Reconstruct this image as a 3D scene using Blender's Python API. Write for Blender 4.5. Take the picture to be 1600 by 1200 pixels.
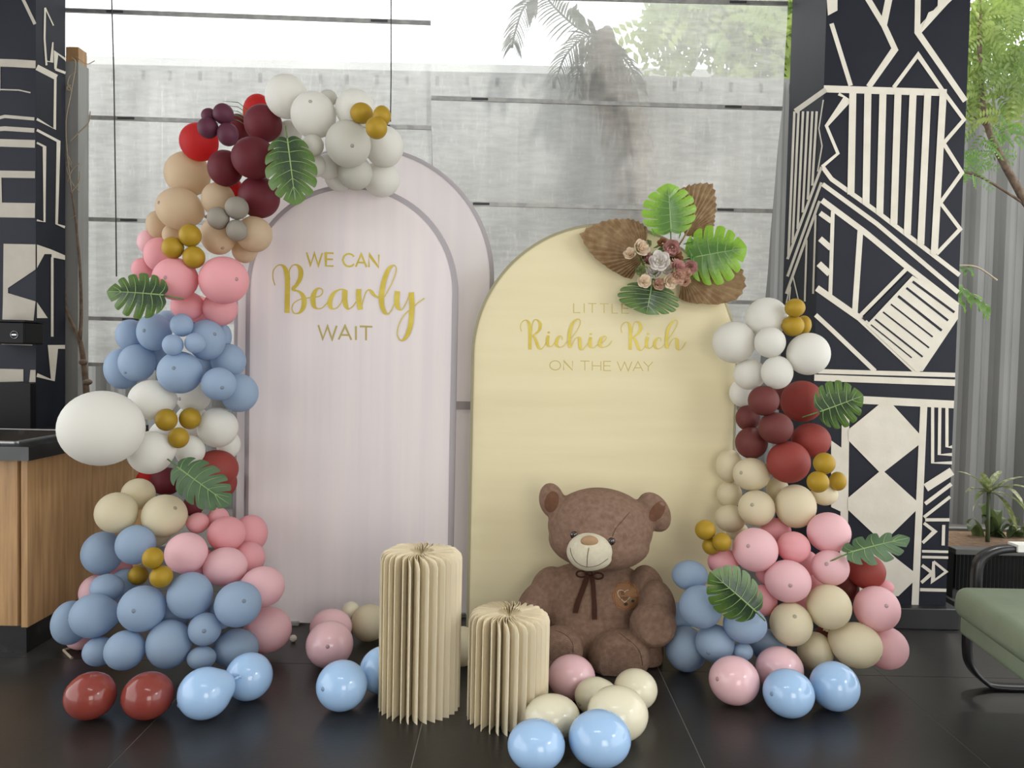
import bpy, bmesh, math, random
from mathutils import Vector, Matrix
from mathutils.bvhtree import BVHTree
for o in list(bpy.data.objects): bpy.data.objects.remove(o)
SC = bpy.context.scene
COL = SC.collection
R = math.radians
# ------------------------------------------------------------ camera
F = 1200.0
CAM = Vector((0, 0, 1.25))
PITCH, ROLL = R(2.0), R(1.2)
fw = Vector((0, math.cos(PITCH), -math.sin(PITCH)))
r0 = Vector((1, 0, 0)); u0 = r0.cross(fw)
rt = r0*math.cos(ROLL) + u0*math.sin(ROLL)
up = u0*math.cos(ROLL) - r0*math.sin(ROLL)
cd = bpy.data.cameras.new('camera'); cam = bpy.data.objects.new('camera', cd); COL.objects.link(cam)
cd.sensor_width = 36; cd.lens = 36*F/1600; cd.clip_start = 0.05; cd.clip_end = 200
M = Matrix((rt, up, -fw)).transposed().to_4x4(); M.translation = CAM
cam.matrix_world = M; SC.camera = cam
# ------------------------------------------------------------ light
SC.view_settings.view_transform = 'Standard'; SC.view_settings.look = 'None'
SC.view_settings.exposure = 0.0; SC.view_settings.gamma = 1.0; SC.view_settings.use_curve_mapping = False
w = bpy.data.worlds.new('sky'); SC.world = w; w.use_nodes = True
bg = w.node_tree.nodes['Background']; bg.inputs[0].default_value = (0.97, 0.985, 1.0, 1); bg.inputs[1].default_value = 3.0
def area(name, loc, target, sx, sy, power, col=(1, .97, .92)):
    l = bpy.data.lights.new(name, 'AREA'); l.shape = 'RECTANGLE'; l.size = sx; l.size_y = sy
    l.energy = power; l.color = col
    o = bpy.data.objects.new(name, l); COL.objects.link(o); o.location = loc
    o.rotation_euler = (Vector(target)-Vector(loc)).to_track_quat('-Z', 'Y').to_euler(); return o
area('doorway_daylight', (1.2, -1.8, 1.35), (0, 3.3, 1.0), 1.5, 1.8, 55, (1, .95, .87))
area('side_window_daylight', (3.4, 0.3, 2.7), (0, 3.0, 0.4), 0.8, 0.5, 18, (.93, .97, 1))
area('skylight_daylight', (-0.4, 0.6, 3.35), (-0.2, 2.7, 0.2), 1.6, 0.16, 12, (.93, .97, 1))

sn = bpy.data.lights.new('sun', 'SUN'); sn.energy = 3.4; sn.angle = R(4); sn.color = (1, .95, .86)
so = bpy.data.objects.new('sun', sn); COL.objects.link(so); so.location = (0, 12, 12)
so.rotation_euler = Vector((-.22, -.45, -1)).to_track_quat('-Z', 'Y').to_euler()
# ------------------------------------------------------------ helpers
def ray(px, py): return fw + rt*((px-800)/F) + up*((600-py)/F)
def at(px, py, Y):
    d = ray(px, py); return CAM + d*(Y/d.y)
def onp(px, py, p, n):
    d = ray(px, py); return CAM + d*((Vector(p)-CAM).dot(n)/d.dot(n))
def tag(o, label=None, cat=None, group=None, kind=None):
    if label: o['label'] = label
    if cat: o['category'] = cat
    if group: o['group'] = group
    if kind: o['kind'] = kind
    return o
def obj(name, vf, mat, parent=None, smooth=False, loc=None):
    v, f = vf
    me = bpy.data.meshes.new(name)
    if loc is not None: v = [Vector(p)-Vector(loc) for p in v]
    me.from_pydata([tuple(p) for p in v], [], f); me.update()
    if mat: me.materials.append(mat)
    if smooth:
        for p in me.polygons: p.use_smooth = True
    o = bpy.data.objects.new(name, me); COL.objects.link(o)
    if loc is not None: o.location = loc
    if parent: o.parent = parent
    return o
def child(name, vf, mat, parent, smooth=False):      # world-space vertices given, parent has location only
    p = parent; off = Vector((0, 0, 0))
    while p: off += p.location; p = p.parent
    v, f = vf
    return obj(name, ([Vector(q)-off for q in v], f), mat, parent, smooth)
def empty(name, loc, label=None, cat=None, group=None, kind=None):
    o = bpy.data.objects.new(name, None); COL.objects.link(o); o.location = loc; o.empty_display_size = .1
    return tag(o, label, cat, group, kind)
def join(*parts):
    V, Fc = [], []
    for v, f in parts:
        n = len(V); V += list(v); Fc += [tuple(i+n for i in q) for q in f]
    return V, Fc
def box(x0, x1, y0, y1, z0, z1):
    v = [Vector(p) for p in ((x0,y0,z0),(x1,y0,z0),(x1,y1,z0),(x0,y1,z0),(x0,y0,z1),(x1,y0,z1),(x1,y1,z1),(x0,y1,z1))]
    return v, [(0,3,2,1),(4,5,6,7),(0,1,5,4),(1,2,6,5),(2,3,7,6),(3,0,4,7)]
def bevel(o, wd=.004, seg=2):
    m = o.modifiers.new('bevel', 'BEVEL'); m.width = wd; m.segments = seg; m.limit_method = 'ANGLE'; return o
def tube(pts, rad, seg=6, cap=True):
    pts = [Vector(p) for p in pts]; n = len(pts)
    if not hasattr(rad, '__len__'): rad = [rad]*n
    V, Fc = [], []; ref = None
    for i, p in enumerate(pts):
        t = (pts[min(i+1, n-1)]-pts[max(i-1, 0)]).normalized()
        if ref is None: ref = t.orthogonal().normalized()
        ref = (ref - t*ref.dot(t)).normalized(); b = t.cross(ref)
        for k in range(seg):
            a = 2*math.pi*k/seg; V.append(p + (ref*math.cos(a)+b*math.sin(a))*rad[i])
    for i in range(n-1):
        for k in range(seg):
            a, b2 = i*seg+k, i*seg+(k+1) % seg
            Fc.append((a, b2, b2+seg, a+seg))
    if cap: Fc += [tuple(range(seg))[::-1], tuple(range((n-1)*seg, n*seg))]
    return V, Fc
def catmull(P, sub=8):
    P = [Vector(p) for p in P]; Q = [P[0]*2-P[1]] + P + [P[-1]*2-P[-2]]; out = []
    for i in range(1, len(Q)-2):
        a, b, c, d = Q[i-1:i+3]
        for k in range(sub):
            t = k/sub
            out.append(.5*((2*b)+(c-a)*t+(2*a-5*b+4*c-d)*t*t+(-a+3*b-3*c+d)*t**3))
    return out + [P[-1]]
def sphere(c, rx, ry, rz, nu=24, nv=14, rot=0.0):     # rot turns in the XZ plane
    c = Vector(c); V = []; cr, sr = math.cos(rot), math.sin(rot)
    def pt(x, y, z): x *= rx; y *= ry; z *= rz; return c+Vector((x*cr-z*sr, y, x*sr+z*cr))
    V.append(pt(0, 0, 1))
    for j in range(1, nv):
        t = math.pi*j/nv
        for i in range(nu):
            a = 2*math.pi*i/nu; V.append(pt(math.sin(t)*math.cos(a), math.sin(t)*math.sin(a), math.cos(t)))
    V.append(pt(0, 0, -1)); Fc = []
    for i in range(nu): Fc.append((0, 1+i, 1+(i+1) % nu))
    for j in range(nv-2):
        for i in range(nu):
            a = 1+j*nu+i; b = 1+j*nu+(i+1) % nu; Fc.append((a, a+nu, b+nu, b))
    L = len(V)-1; s = 1+(nv-2)*nu
    for i in range(nu): Fc.append((L, s+(i+1) % nu, s+i))
    return V, Fc
# ---- materials
def mat(name, rgb, rough=.6, metal=0, spec=.5, trans=0, tcol=None, noise=None, bump=None, sheen=0, coat=0, emit=None, stretch=(1,1,1)):
    m = bpy.data.materials.new(name); m.use_nodes = True; nt = m.node_tree; N, L = nt.nodes, nt.links
    b = N['Principled BSDF']; out = N['Material Output']
    b.inputs['Base Color'].default_value = (*rgb, 1); b.inputs['Roughness'].default_value = rough
    b.inputs['Metallic'].default_value = metal; b.inputs['Specular IOR Level'].default_value = spec
    if sheen: b.inputs['Sheen Weight'].default_value = sheen; b.inputs['Sheen Roughness'].default_value = .4; b.inputs['Sheen Tint'].default_value = (*[min(1, c*2.2) for c in rgb], 1)
    if coat: b.inputs['Coat Weight'].default_value = coat; b.inputs['Coat Roughness'].default_value = .12
    tc = N.new('ShaderNodeTexCoord'); mp = N.new('ShaderNodeMapping'); L.new(tc.outputs['Object'], mp.inputs[0]); mp.inputs['Scale'].default_value = stretch
    if noise:
        sc, rgb2, lo, hi = noise
        n = N.new('ShaderNodeTexNoise'); n.inputs['Scale'].default_value = sc; n.inputs['Detail'].default_value = 6; L.new(mp.outputs[0], n.inputs['Vector'])
        cr = N.new('ShaderNodeValToRGB'); cr.color_ramp.elements[0].position = lo; cr.color_ramp.elements[1].position = hi
        cr.color_ramp.elements[0].color = (*rgb, 1); cr.color_ramp.elements[1].color = (*rgb2, 1)
        L.new(n.outputs['Fac'], cr.inputs[0]); L.new(cr.outputs[0], b.inputs['Base Color'])
    if bump:
        sc, st = bump
        n = N.new('ShaderNodeTexNoise'); n.inputs['Scale'].default_value = sc; n.inputs['Detail'].default_value = 4; L.new(mp.outputs[0], n.inputs['Vector'])
        bp = N.new('ShaderNodeBump'); bp.inputs['Strength'].default_value = st; bp.inputs['Distance'].default_value = .01
        L.new(n.outputs['Fac'], bp.inputs['Height']); L.new(bp.outputs[0], b.inputs['Normal'])
    if trans:
        t = N.new('ShaderNodeBsdfTranslucent'); t.inputs[0].default_value = (*(tcol or rgb), 1)
        mx = N.new('ShaderNodeMixShader'); mx.inputs[0].default_value = trans
        L.new(b.outputs[0], mx.inputs[1]); L.new(t.outputs[0], mx.inputs[2]); L.new(mx.outputs[0], out.inputs[0])
    return m
def balloon_mat(name, rgb, trans, tcol, rough=.55, metal=0, spec=.25):
    return mat(name, rgb, rough, metal, spec, trans, tcol)

# ---- painted strokes / lettering on planes
def stroke2d(P, wfun):
    """P list of 2D pixel points -> list of (left,right) pairs"""
    n = len(P); out = []
    for i, p in enumerate(P):
        a = P[max(i-1, 0)]; b = P[min(i+1, n-1)]
        t = Vector((b[0]-a[0], b[1]-a[1]));
        t = t.normalized() if t.length > 1e-6 else Vector((1, 0))
        nn = Vector((-t.y, t.x))
        if 0 < i < n-1:
            t1 = Vector((p[0]-a[0], p[1]-a[1])).normalized(); m = 1/max(.35, nn.dot(Vector((-t1.y, t1.x))))
        else: m = 1
        hw = wfun(t, i, n)*.5*m
        out.append((Vector(p[:2])+nn*hw, Vector(p[:2])-nn*hw))
    return out
def ribbon(P, wfun, plane_p, plane_n, lift=.0015):
    V, Fc = [], []
    pn = Vector(plane_n).normalized()
    for l, r in stroke2d(P, wfun):
        lift += 1.2e-5
        V += [onp(l.x, l.y, plane_p, pn)+pn*lift, onp(r.x, r.y, plane_p, pn)+pn*lift]
    for i in range(len(P)-1): Fc.append((2*i, 2*i+1, 2*i+3, 2*i+2))
    return V, Fc
def poly(P, plane_p, plane_n, lift=.0015):
    pn = Vector(plane_n).normalized()
    return [onp(x, y, plane_p, pn)+pn*lift for x, y in P], [tuple(range(len(P)))]
# ------------------------------------------------------------ materials
m_floor = mat('black_stone_tile', (.016,.015,.014), .32, noise=(2.2, (.030,.028,.026), .3, .75), bump=(60, .04), spec=.5)
m_joint = mat('tile_joint', (.30,.28,.24), .8)
m_black = mat('black_wall_paint', (.007,.009,.016), .5, spec=.2, noise=(3, (.012,.014,.022), .3, .7), bump=(90, .05))
m_cream_paint = mat('cream_wall_paint', (.60,.56,.47), .7, noise=(9, (.68,.64,.55), .3, .7), bump=(80, .06))
m_cream_shaded = mat('cream_wall_paint_shaded', (.34,.31,.26), .7, noise=(9, (.40,.365,.31), .3, .7), bump=(80, .06))  # cream paint darkened: the dim light on the front face is in the colour
m_ground = mat('outside_ground', (.09,.085,.075), .9, noise=(4, (.13,.12,.10), .3, .7))
m_fence = mat('grey_corrugated_steel', (.12,.12,.112), .5, metal=.2, noise=(2.5, (.17,.168,.155), .35, .7), stretch=(1,1,.3))
m_plinth = mat('black_plinth_stone', (.010,.010,.011), .4, noise=(6, (.018,.018,.018), .4, .7))
m_ceiling = mat('ceiling_board', (.5,.49,.47), .9)
m_steel = mat('galvanised_batten', (.30,.30,.30), .45, metal=.6, noise=(20, (.40,.40,.38), .4, .6))
m_cord = mat('dark_cord', (.05,.05,.055), .8)
# ------------------------------------------------------------ the setting
def struct(name, vf, m, parent=None, smooth=False, loc=None):
    o = obj(name, vf, m, parent, smooth, loc)
    if not parent: o['kind'] = 'structure'
    return o
fl = struct('floor', box(-4.4, 4.4, -3.4, 4.6, -.09, -.0015), m_joint)
tile_me = None
x0 = at(645, 1200, 2.33).x
for i in range(-4, 4):
    for j in range(0, 5):
        X = x0+.9*i; Y = 1.0+.9*j - (0.45 if False else 0)
        if tile_me is None:
            t = obj('tile', box(.0015, .8985, .0015, .8985, -.02, 0), m_floor, fl); tile_me = t.data
        else:
            t = bpy.data.objects.new('tile', tile_me); COL.objects.link(t); t.parent = fl
        t.location = (X, Y-.65, 0)
struct('floor', box(-9, 9, 4.6, 14, -.2, -.05), m_ground).name = 'outside_ground'
struct('ceiling', box(-4.4, 4.4, -3.2, 4.35, 3.6, 3.7), m_ceiling)
struct('wall_light_blocker', box(-4.4, 4.4, -3.4, -3.2, 0, 3.7), m_ceiling)  # unseen wall, added to block sky light from behind the camera
# corrugated fence beyond, one sheet per bay
fence = empty('wall_outside', (0, 6.3, 0), kind='structure')
def corrug(xa, xb, Y, z0, z1, pitch=.24, amp=.03):
    V, Fc = [], []; n = int((xb-xa)/pitch*8)
    for i in range(n+1):
        x = xa+(xb-xa)*i/n; s = math.sin(2*math.pi*x/pitch); s = max(-.7, min(.7, s))/.7
        V += [Vector((x, Y+amp*s, z0)), Vector((x, Y+amp*s, z1))]
    for i in range(n): Fc.append((2*i, 2*i+2, 2*i+3, 2*i+1))
    return V, Fc
for k in range(8):
    child('corrugated_sheet', corrug(-5.76+1.44*k, -5.76+1.44*(k+1)-.002, 6.3, -.05, 3.52), m_fence, fence)
child('rail', box(-5.8, 5.8, 6.33, 6.38, 3.44, 3.56), m_fence, fence)
child('rail', box(-5.8, 5.8, 6.345, 6.38, .9, 1.0), m_fence, fence)
m_pale = mat('pale_render', (.55,.55,.52), .9, noise=(1.2, (.45,.45,.43), .3, .7))
struct('wall_neighbour', box(-9, 9, 9.6, 9.8, 0, 4.85), m_pale)

# painted pillars --------------------------------------------------------
def lerp2(P): return P
def paint(parent, name, strokes, polys, pp, pn, lift=.0015, m=None):
    parts = []
    for k, (P, wd) in enumerate(strokes): parts.append(ribbon([Vector(q) for q in P], lambda t, i, n, wd=wd: wd, pp, pn, lift+.00006*k))
    for k, P in enumerate(polys): parts.append(poly(P, pp, pn, lift+.00006*(len(strokes)+k)))
    return child(name, join(*parts), m or m_cream_paint, parent)
# right pillar
YF = 3.66
pr = at(1278, 400, YF).x; pR = at(1500, 400, YF).x; yb = YF*(1+.0)+.44
pil = empty('wall_pillar_right', (pr, YF, 0), kind='structure')
child('pillar', box(pr, pR, YF, YF+.46, .0, 3.6), m_black, pil)
bevel(child('plinth', box(pr-.03, pR+.035, YF-.06, YF+.48, 0, .10), m_plinth, pil), .004)
FP, FN = (0, YF, 0), Vector((0, -1, 0))
st = [([(1299,37),(1329,134)],7), ([(1352,-8),(1381,40),(1398,77),(1357,136)],9), ([(1390,-8),(1380,40)],11),
 ([(1434,-8),(1433,50),(1508,158)],9), ([(1487,-8),(1436,48)],10),
 ([(1396,137),(1434,86),(1475,145),(1506,187),(1474,224),(1503,270),(1469,317),(1500,358),(1463,397)],6),
 ([(1287,139),(1479,145)],11),
 ([(1285,261),(1299,280),(1370,331),(1499,430)],7), ([(1285,288),(1370,350),(1497,457)],7),
 ([(1284,313),(1350,362),(1417,417),(1496,478)],9),
 ([(1310,147),(1324,155),(1291,197),(1309,240),(1284,261)],5),
 ([(1301,330),(1297,462)],6), ([(1281,333),(1299,346)],8), ([(1281,373),(1298,388)],9), ([(1279,412),(1296,428)],10),
 ([(1344,360),(1335,492)],9), ([(1417,419),(1342,495)],6), ([(1276,450),(1343,497),(1435,583)],10),
 ([(1274,492),(1300,516),(1367,580)],7), ([(1278,580),(1492,586)],7), ([(1272,590),(1492,598)],10), ([(1290,622),(1490,632)],12),
 ([(1321,640),(1318,860),(1316,930)],12), ([(1443,634),(1429,951)],11),
 ([(1456.7,636),(1456.7,723),(1487,723)],5), ([(1468,636),(1467,710),(1487,710)],5), ([(1479,636),(1479,698),(1487,698)],5),
 ([(1446,762),(1487,736)],13), ([(1445,787),(1486,756)],6), ([(1443,808),(1484,776)],5), ([(1445,812),(1483,812)],5),
 ([(1443,817),(1460,830),(1441,848)],5), ([(1474,820),(1473,852)],5), ([(1440,861),(1481,862)],4), ([(1440,870),(1481,871)],4),
 ([(1440,883),(1456,895),(1439,910)],5), ([(1458,877),(1478,893),(1457,908),(1458,877)],4), ([(1437,921),(1478,922)],5)]
for (a, b, yb2) in ((1332,1329,304),(1355.5,1352.5,319),(1379,1374,334),(1402.5,1396,350),(1426,1417,366),(1449,1438,382),(1473,1459,397)):
    st.append(([(a,146),(b,yb2)], 11))
po = [[(1465,-8),(1496,-8),(1440,44),(1450,20),(1464,14)], [(1291,-5),(1308,-5),(1308,17),(1293,25)],
 [(1425,431),(1497,475),(1496,498),(1441,580),(1430,580),(1353,508)],
 [(1375,630),(1394,632),(1436,678),(1436,694),(1381,737),(1373,737),(1325,688),(1325,671)],
 [(1374,736),(1380,736),(1433,784),(1432,796),(1385,842),(1373,842),(1324,796),(1324,778)],
 [(1375,850),(1400,872),(1427,893),(1427,908),(1403,931),(1350,931),(1324,905),(1324,880)],
 [(1298,688),(1315,700),(1315,800),(1298,792)]]
paint(pil, 'painted_pattern', st, po, FP, FN)
bars = [((795,565),(1025,735),14),((760,600),(990,780),13),((715,645),(955,835),14),((675,690),(905,870),9),((632,733),(885,930),9),((588,773),(850,980),10),((565,803),(790,985),7),((780,522),(525,775),24)]
paint(pil, 'painted_bars', [([(1200+a[0]/3.53, 280+a[1]/3.53),(1200+b[0]/3.53, 280+b[1]/3.53)], w_/3.53) for a, b, w_ in bars], [], FP, FN, .005, m_black)
SP, SN = (pr, 0, 0), Vector((-1, 0, 0))
st = [([(1243,174),(1291,140)],8), ([(1287,156),(1280,201),(1285,228),(1278,268)],2),
 ([(1284,261),(1231,405)],4.2), ([(1284,285),(1231,432)],4.2), ([(1281,314),(1229,459)],4.2), ([(1261,375),(1258,471)],3), ([(1275,336),(1271,459)],3),
 ([(1239,429),(1229,474)],2), ([(1239,429),(1248,468)],2), ([(1236,448),(1233,478)],2)]
for a, b, y2 in ((1242,1232.5,400),(1248.5,1239,380),(1255.5,1247,358),(1263,1255,332),(1270,1263,312),(1277,1270,290)):
    st.append(([(a,174),(b,y2)], 3.8))
paint(pil, 'painted_side_pattern', st, [], SP, SN)
# left pillar
YL = 3.75
lx = at(56, 300, YL).x; yb2 = YL*(790-56)/(790-101)
pl = empty('wall_pillar_left', (lx, YL, 0), kind='structure')
child('pillar', box(lx-.8, lx, YL, yb2, 0, 3.6), m_black, pl)
FP, FN = (0, YL, 0), Vector((0, -1, 0))
st = [([(-8,186),(8,182),(54,186)],5), ([(-8,202),(8,201),(54,204)],7), ([(-8,223),(55,225)],12), ([(-8,272),(55,273)],11),
      ([(-8,328),(55,329)],23), ([(0,140),(30,141),(48,145)],2), ([(33,-8),(55,38)],5), ([(-1,104),(-1,142)],4), ([(0,276),(1,318)],5), ([(-3,225),(-3,330)],2)]
po = [[(-8,92),(25,93),(56,95),(56,107),(20,105),(-8,104)], [(6,381),(56,382),(56,421),(13,450),(5,470)], [(5,470),(6,381),(13,450),(13,458)],
      [(13,458),(56,471),(53,500),(51,540),(3,538),(5,470)], [(-8,576),(37,577),(37,596),(-8,597)], [(48,578),(56,578),(56,597),(46,597)]]
paint(pl, 'painted_pattern', st, po, FP, FN, m=m_cream_shaded)
SP, SN = (lx, 0, 0), Vector((1, 0, 0))
st = [([(57,105),(88,121)],9), ([(86,118),(85,202),(57,186)],4), ([(57,203),(91,221),(88,350),(101,355)],4), ([(57,223),(69,229),(69,347),(57,344)],3),
      ([(102,93),(87,82),(86,108)],3.5), ([(86,108),(102,114)],4), ([(71,95),(80,97),(82,66)],2), ([(70,12),(69,60),(72,102)],3), ([(70,12),(83,40)],2), ([(81,402),(81,526)],4), ([(101,542),(82,542),(82,594),(57,586)],6)]
po = [[(57,382),(80,390),(101,399),(101,406),(80,402),(80,397),(69,397),(57,419)], [(57,472),(74,497),(57,497)]]
paint(pl, 'painted_side_pattern', st, po, SP, SN)
# grey steel post beside the left pillar
m_post = mat('grey_post_paint', (.22,.22,.21), .6, noise=(3, (.30,.30,.28), .3, .7), stretch=(6,6,.4))
m_wood = mat('golden_wood', (.42,.25,.11), .55, noise=(9, (.27,.15,.065), .35, .7), bump=(30, .08), stretch=(5,5,.35))
post = empty('trim_1', at(101, 600, 4.06), kind='structure')
xa = at(101, 300, 4.06).x; xb = at(122, 300, 4.06).x
child('post', box(xa, xb, 4.06, 4.16, 0, at(110, 96, 4.06).z), m_post, post)
child('packing_block', box(xa, xb-.005, 4.07, 4.15, at(110, 96, 4.06).z, at(110, 72, 4.06).z), m_wood, post)

# ------------------------------------------------------------ clear roll-down blinds
def film_mat():
    m = bpy.data.materials.new('hazy_clear_film'); m.use_nodes = True; nt = m.node_tree; N, L = nt.nodes, nt.links
    N.remove(N['Principled BSDF']); out = N['Material Output']
    tr = N.new('ShaderNodeBsdfTransparent'); tr.inputs[0].default_value = (.93,.95,.95,1)
    tl = N.new('ShaderNodeBsdfTranslucent'); tl.inputs[0].default_value = (.80,.81,.79,1)
    df = N.new('ShaderNodeBsdfDiffuse'); df.inputs[0].default_value = (.55,.55,.52,1)
    gl = N.new('ShaderNodeBsdfGlossy'); gl.inputs['Roughness'].default_value = .25
    tc = N.new('ShaderNodeTexCoord')
    def noi(scale, vec, lo, hi, a, b):
        mp = N.new('ShaderNodeMapping'); mp.inputs['Scale'].default_value = vec; L.new(tc.outputs['Object'], mp.inputs[0])
        n = N.new('ShaderNodeTexNoise'); n.inputs['Scale'].default_value = scale; n.inputs['Detail'].default_value = 7; n.inputs['Roughness'].default_value = .62; L.new(mp.outputs[0], n.inputs['Vector'])
        r = N.new('ShaderNodeMapRange'); r.inputs[1].default_value = lo; r.inputs[2].default_value = hi; r.inputs[3].default_value = a; r.inputs[4].default_value = b; L.new(n.outputs['Fac'], r.inputs[0]); return r.outputs[0]
    a = noi(14, (.5,1,2.6), .40, .70, .0, .16); b = noi(2.2, (1,1,1), .3, .7, .40, .54); c = noi(26, (2.0,1,.5), .56, .70, 0, .14)
    s1 = N.new('ShaderNodeMath'); L.new(a, s1.inputs[0]); L.new(b, s1.inputs[1]); s2 = N.new('ShaderNodeMath'); L.new(s1.outputs[0], s2.inputs[0]); L.new(c, s2.inputs[1])
    m0 = N.new('ShaderNodeMixShader'); m0.inputs[0].default_value = .25; L.new(tl.outputs[0], m0.inputs[1]); L.new(df.outputs[0], m0.inputs[2])
    m1 = N.new('ShaderNodeMixShader'); L.new(s2.outputs[0], m1.inputs[0]); L.new(tr.outputs[0], m1.inputs[1]); L.new(m0.outputs[0], m1.inputs[2])
    bp = N.new('ShaderNodeBump'); bp.inputs['Strength'].default_value = .35; bp.inputs['Distance'].default_value = .02; L.new(a, bp.inputs['Height']); L.new(bp.outputs[0], gl.inputs['Normal'])
    m2 = N.new('ShaderNodeMixShader'); m2.inputs[0].default_value = .05; L.new(m1.outputs[0], m2.inputs[1]); L.new(gl.outputs[0], m2.inputs[2])
    L.new(m2.outputs[0], out.inputs[0]); return m
m_film = film_mat()
rnd = random.Random(4)
def blind(name, label, Y, corners, bars, cords, tint=None):
    """corners: (xl,xr) functions of y px; bars: list of ((xl,yl),(xr,yr)) px"""
    root = empty(name, at(bars[0][0][0], 600, Y), label, 'blind')
    for k in range(len(bars)-1):
        (a, b), (c, d) = bars[k], bars[k+1]
        if k == len(bars)-2 and len(bars[-1]) == 2: pass
        V, Fc = [], []; nx, nz = 26, 12
        for j in range(nz+1):
            for i in range(nx+1):
                u, v = i/nx, j/nz
                tx = a[0]+(b[0]-a[0])*u; ty = a[1]+(b[1]-a[1])*u
                bx = c[0]+(d[0]-c[0])*u; by = c[1]+(d[1]-c[1])*u
                p = at(tx+(bx-tx)*v, ty+(by-ty)*v, Y)
                p.y += .012*math.sin(7*u+3*k)*math.sin(math.pi*v) + .006*math.sin(23*u+5*v+k)*math.sin(math.pi*v)
                V.append(p)
        for j in range(nz):
            for i in range(nx):
                q = j*(nx+1)+i; Fc.append((q, q+nx+1, q+nx+2, q+1))
        child('film', (V, Fc), m_film, root, True)
    for k, (a, b) in enumerate(bars):
        if a is None: continue
        p, q = at(a[0], a[1], Y-.012), at(b[0], b[1], Y-.012)
        d = (q-p).normalized(); h = .0105
        V = []
        for s in (p, q):
            for dy, dz in ((-.006,-h),(.006,-h),(.006,h),(-.006,h)): V.append(s+Vector((0,dy,dz)))
        bt = child('batten', (V, [(0,1,2,3),(7,6,5,4),(0,4,5,1),(1,5,6,2),(2,6,7,3),(3,7,4,0)]), m_steel, root)
        for f_ in (.14, .86):     # the little catch plates
            c_ = p+(q-p)*f_
            cp = box(c_.x-.045, c_.x+.045, c_.y-.010, c_.y-.0055, c_.z-.006, c_.z+.006)
            child('catch_plate', cp, m_cord, bt)
    for c in cords:
        child('cord', tube([at(x, y, Y-.03) for x, y in c], .0035, 5), m_cord, root, True)
    return root
blind('roll_down_blind', 'left hazy clear roll-down blind with two cords, behind the balloon arch', 4.22,
      None, [((100,-40),(674,-18)), ((100,16),(673,36)), ((120,183),(674,200)), ((125,342),(676,358)), ((128,497),(678,512)), ((133,569),(680,582))],
      [[(174,-20),(178,120),(181,330),(182,432)], [(611,-20),(611,120),(610,190)]])
blind('roll_down_blind', 'right hazy clear roll-down blind between the pink arch and the painted pillar', 4.26,
      None, [((671,-30),(1236,-16)), ((672,-8),(1231,6)), ((673,153),(1222,170)), ((678,317),(1207,330)), ((682,462),(1195,473)), ((686,628),(1182,638)), ((690,750),(1176,758))],
      [])
# ------------------------------------------------------------ arch panels
m_pink_fab = mat('pale_pink_fabric', (.83,.76,.745), .75, trans=.18, tcol=(.85,.76,.78), noise=(3, (.74,.69,.70), .3, .75), bump=(200,.03), stretch=(6,6,.25), sheen=.1)
m_pink_back = mat('pale_pink_fabric_back', (.81,.75,.74), .75, trans=.22, tcol=(.88,.82,.84), noise=(3, (.75,.70,.71), .3, .75), stretch=(6,6,.25))
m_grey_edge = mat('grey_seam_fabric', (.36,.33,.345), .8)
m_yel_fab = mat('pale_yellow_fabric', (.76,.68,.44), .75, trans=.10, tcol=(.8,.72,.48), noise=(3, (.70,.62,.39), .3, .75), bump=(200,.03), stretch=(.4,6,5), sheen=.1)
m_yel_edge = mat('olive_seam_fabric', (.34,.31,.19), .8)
m_gold = mat('gold_foil', (.52,.40,.05), .5, metal=.25, noise=(14, (.62,.50,.08), .35, .65))
m_gold_thin = mat('dull_gold_foil', (.44,.36,.12), .4, metal=.35)
def arch_outline(xl, xr, zt, Y, inset=0.0, seg=48):
    """left-bottom, up, round the top, down to right-bottom"""
    xl += inset; xr -= inset; zt -= inset
    r = (xr-xl)/2; zc = zt-r; c = (xl+xr)/2; P = []
    for k in range(12): P.append((xl, .0+(zc)*k/12))
    for k in range(seg+1):
        a = math.pi-math.pi*k/seg; P.append((c+r*math.cos(a), zc+r*math.sin(a)))
    for k in range(12): P.append((xr, zc*(1-(k+1)/12)))
    return P
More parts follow.
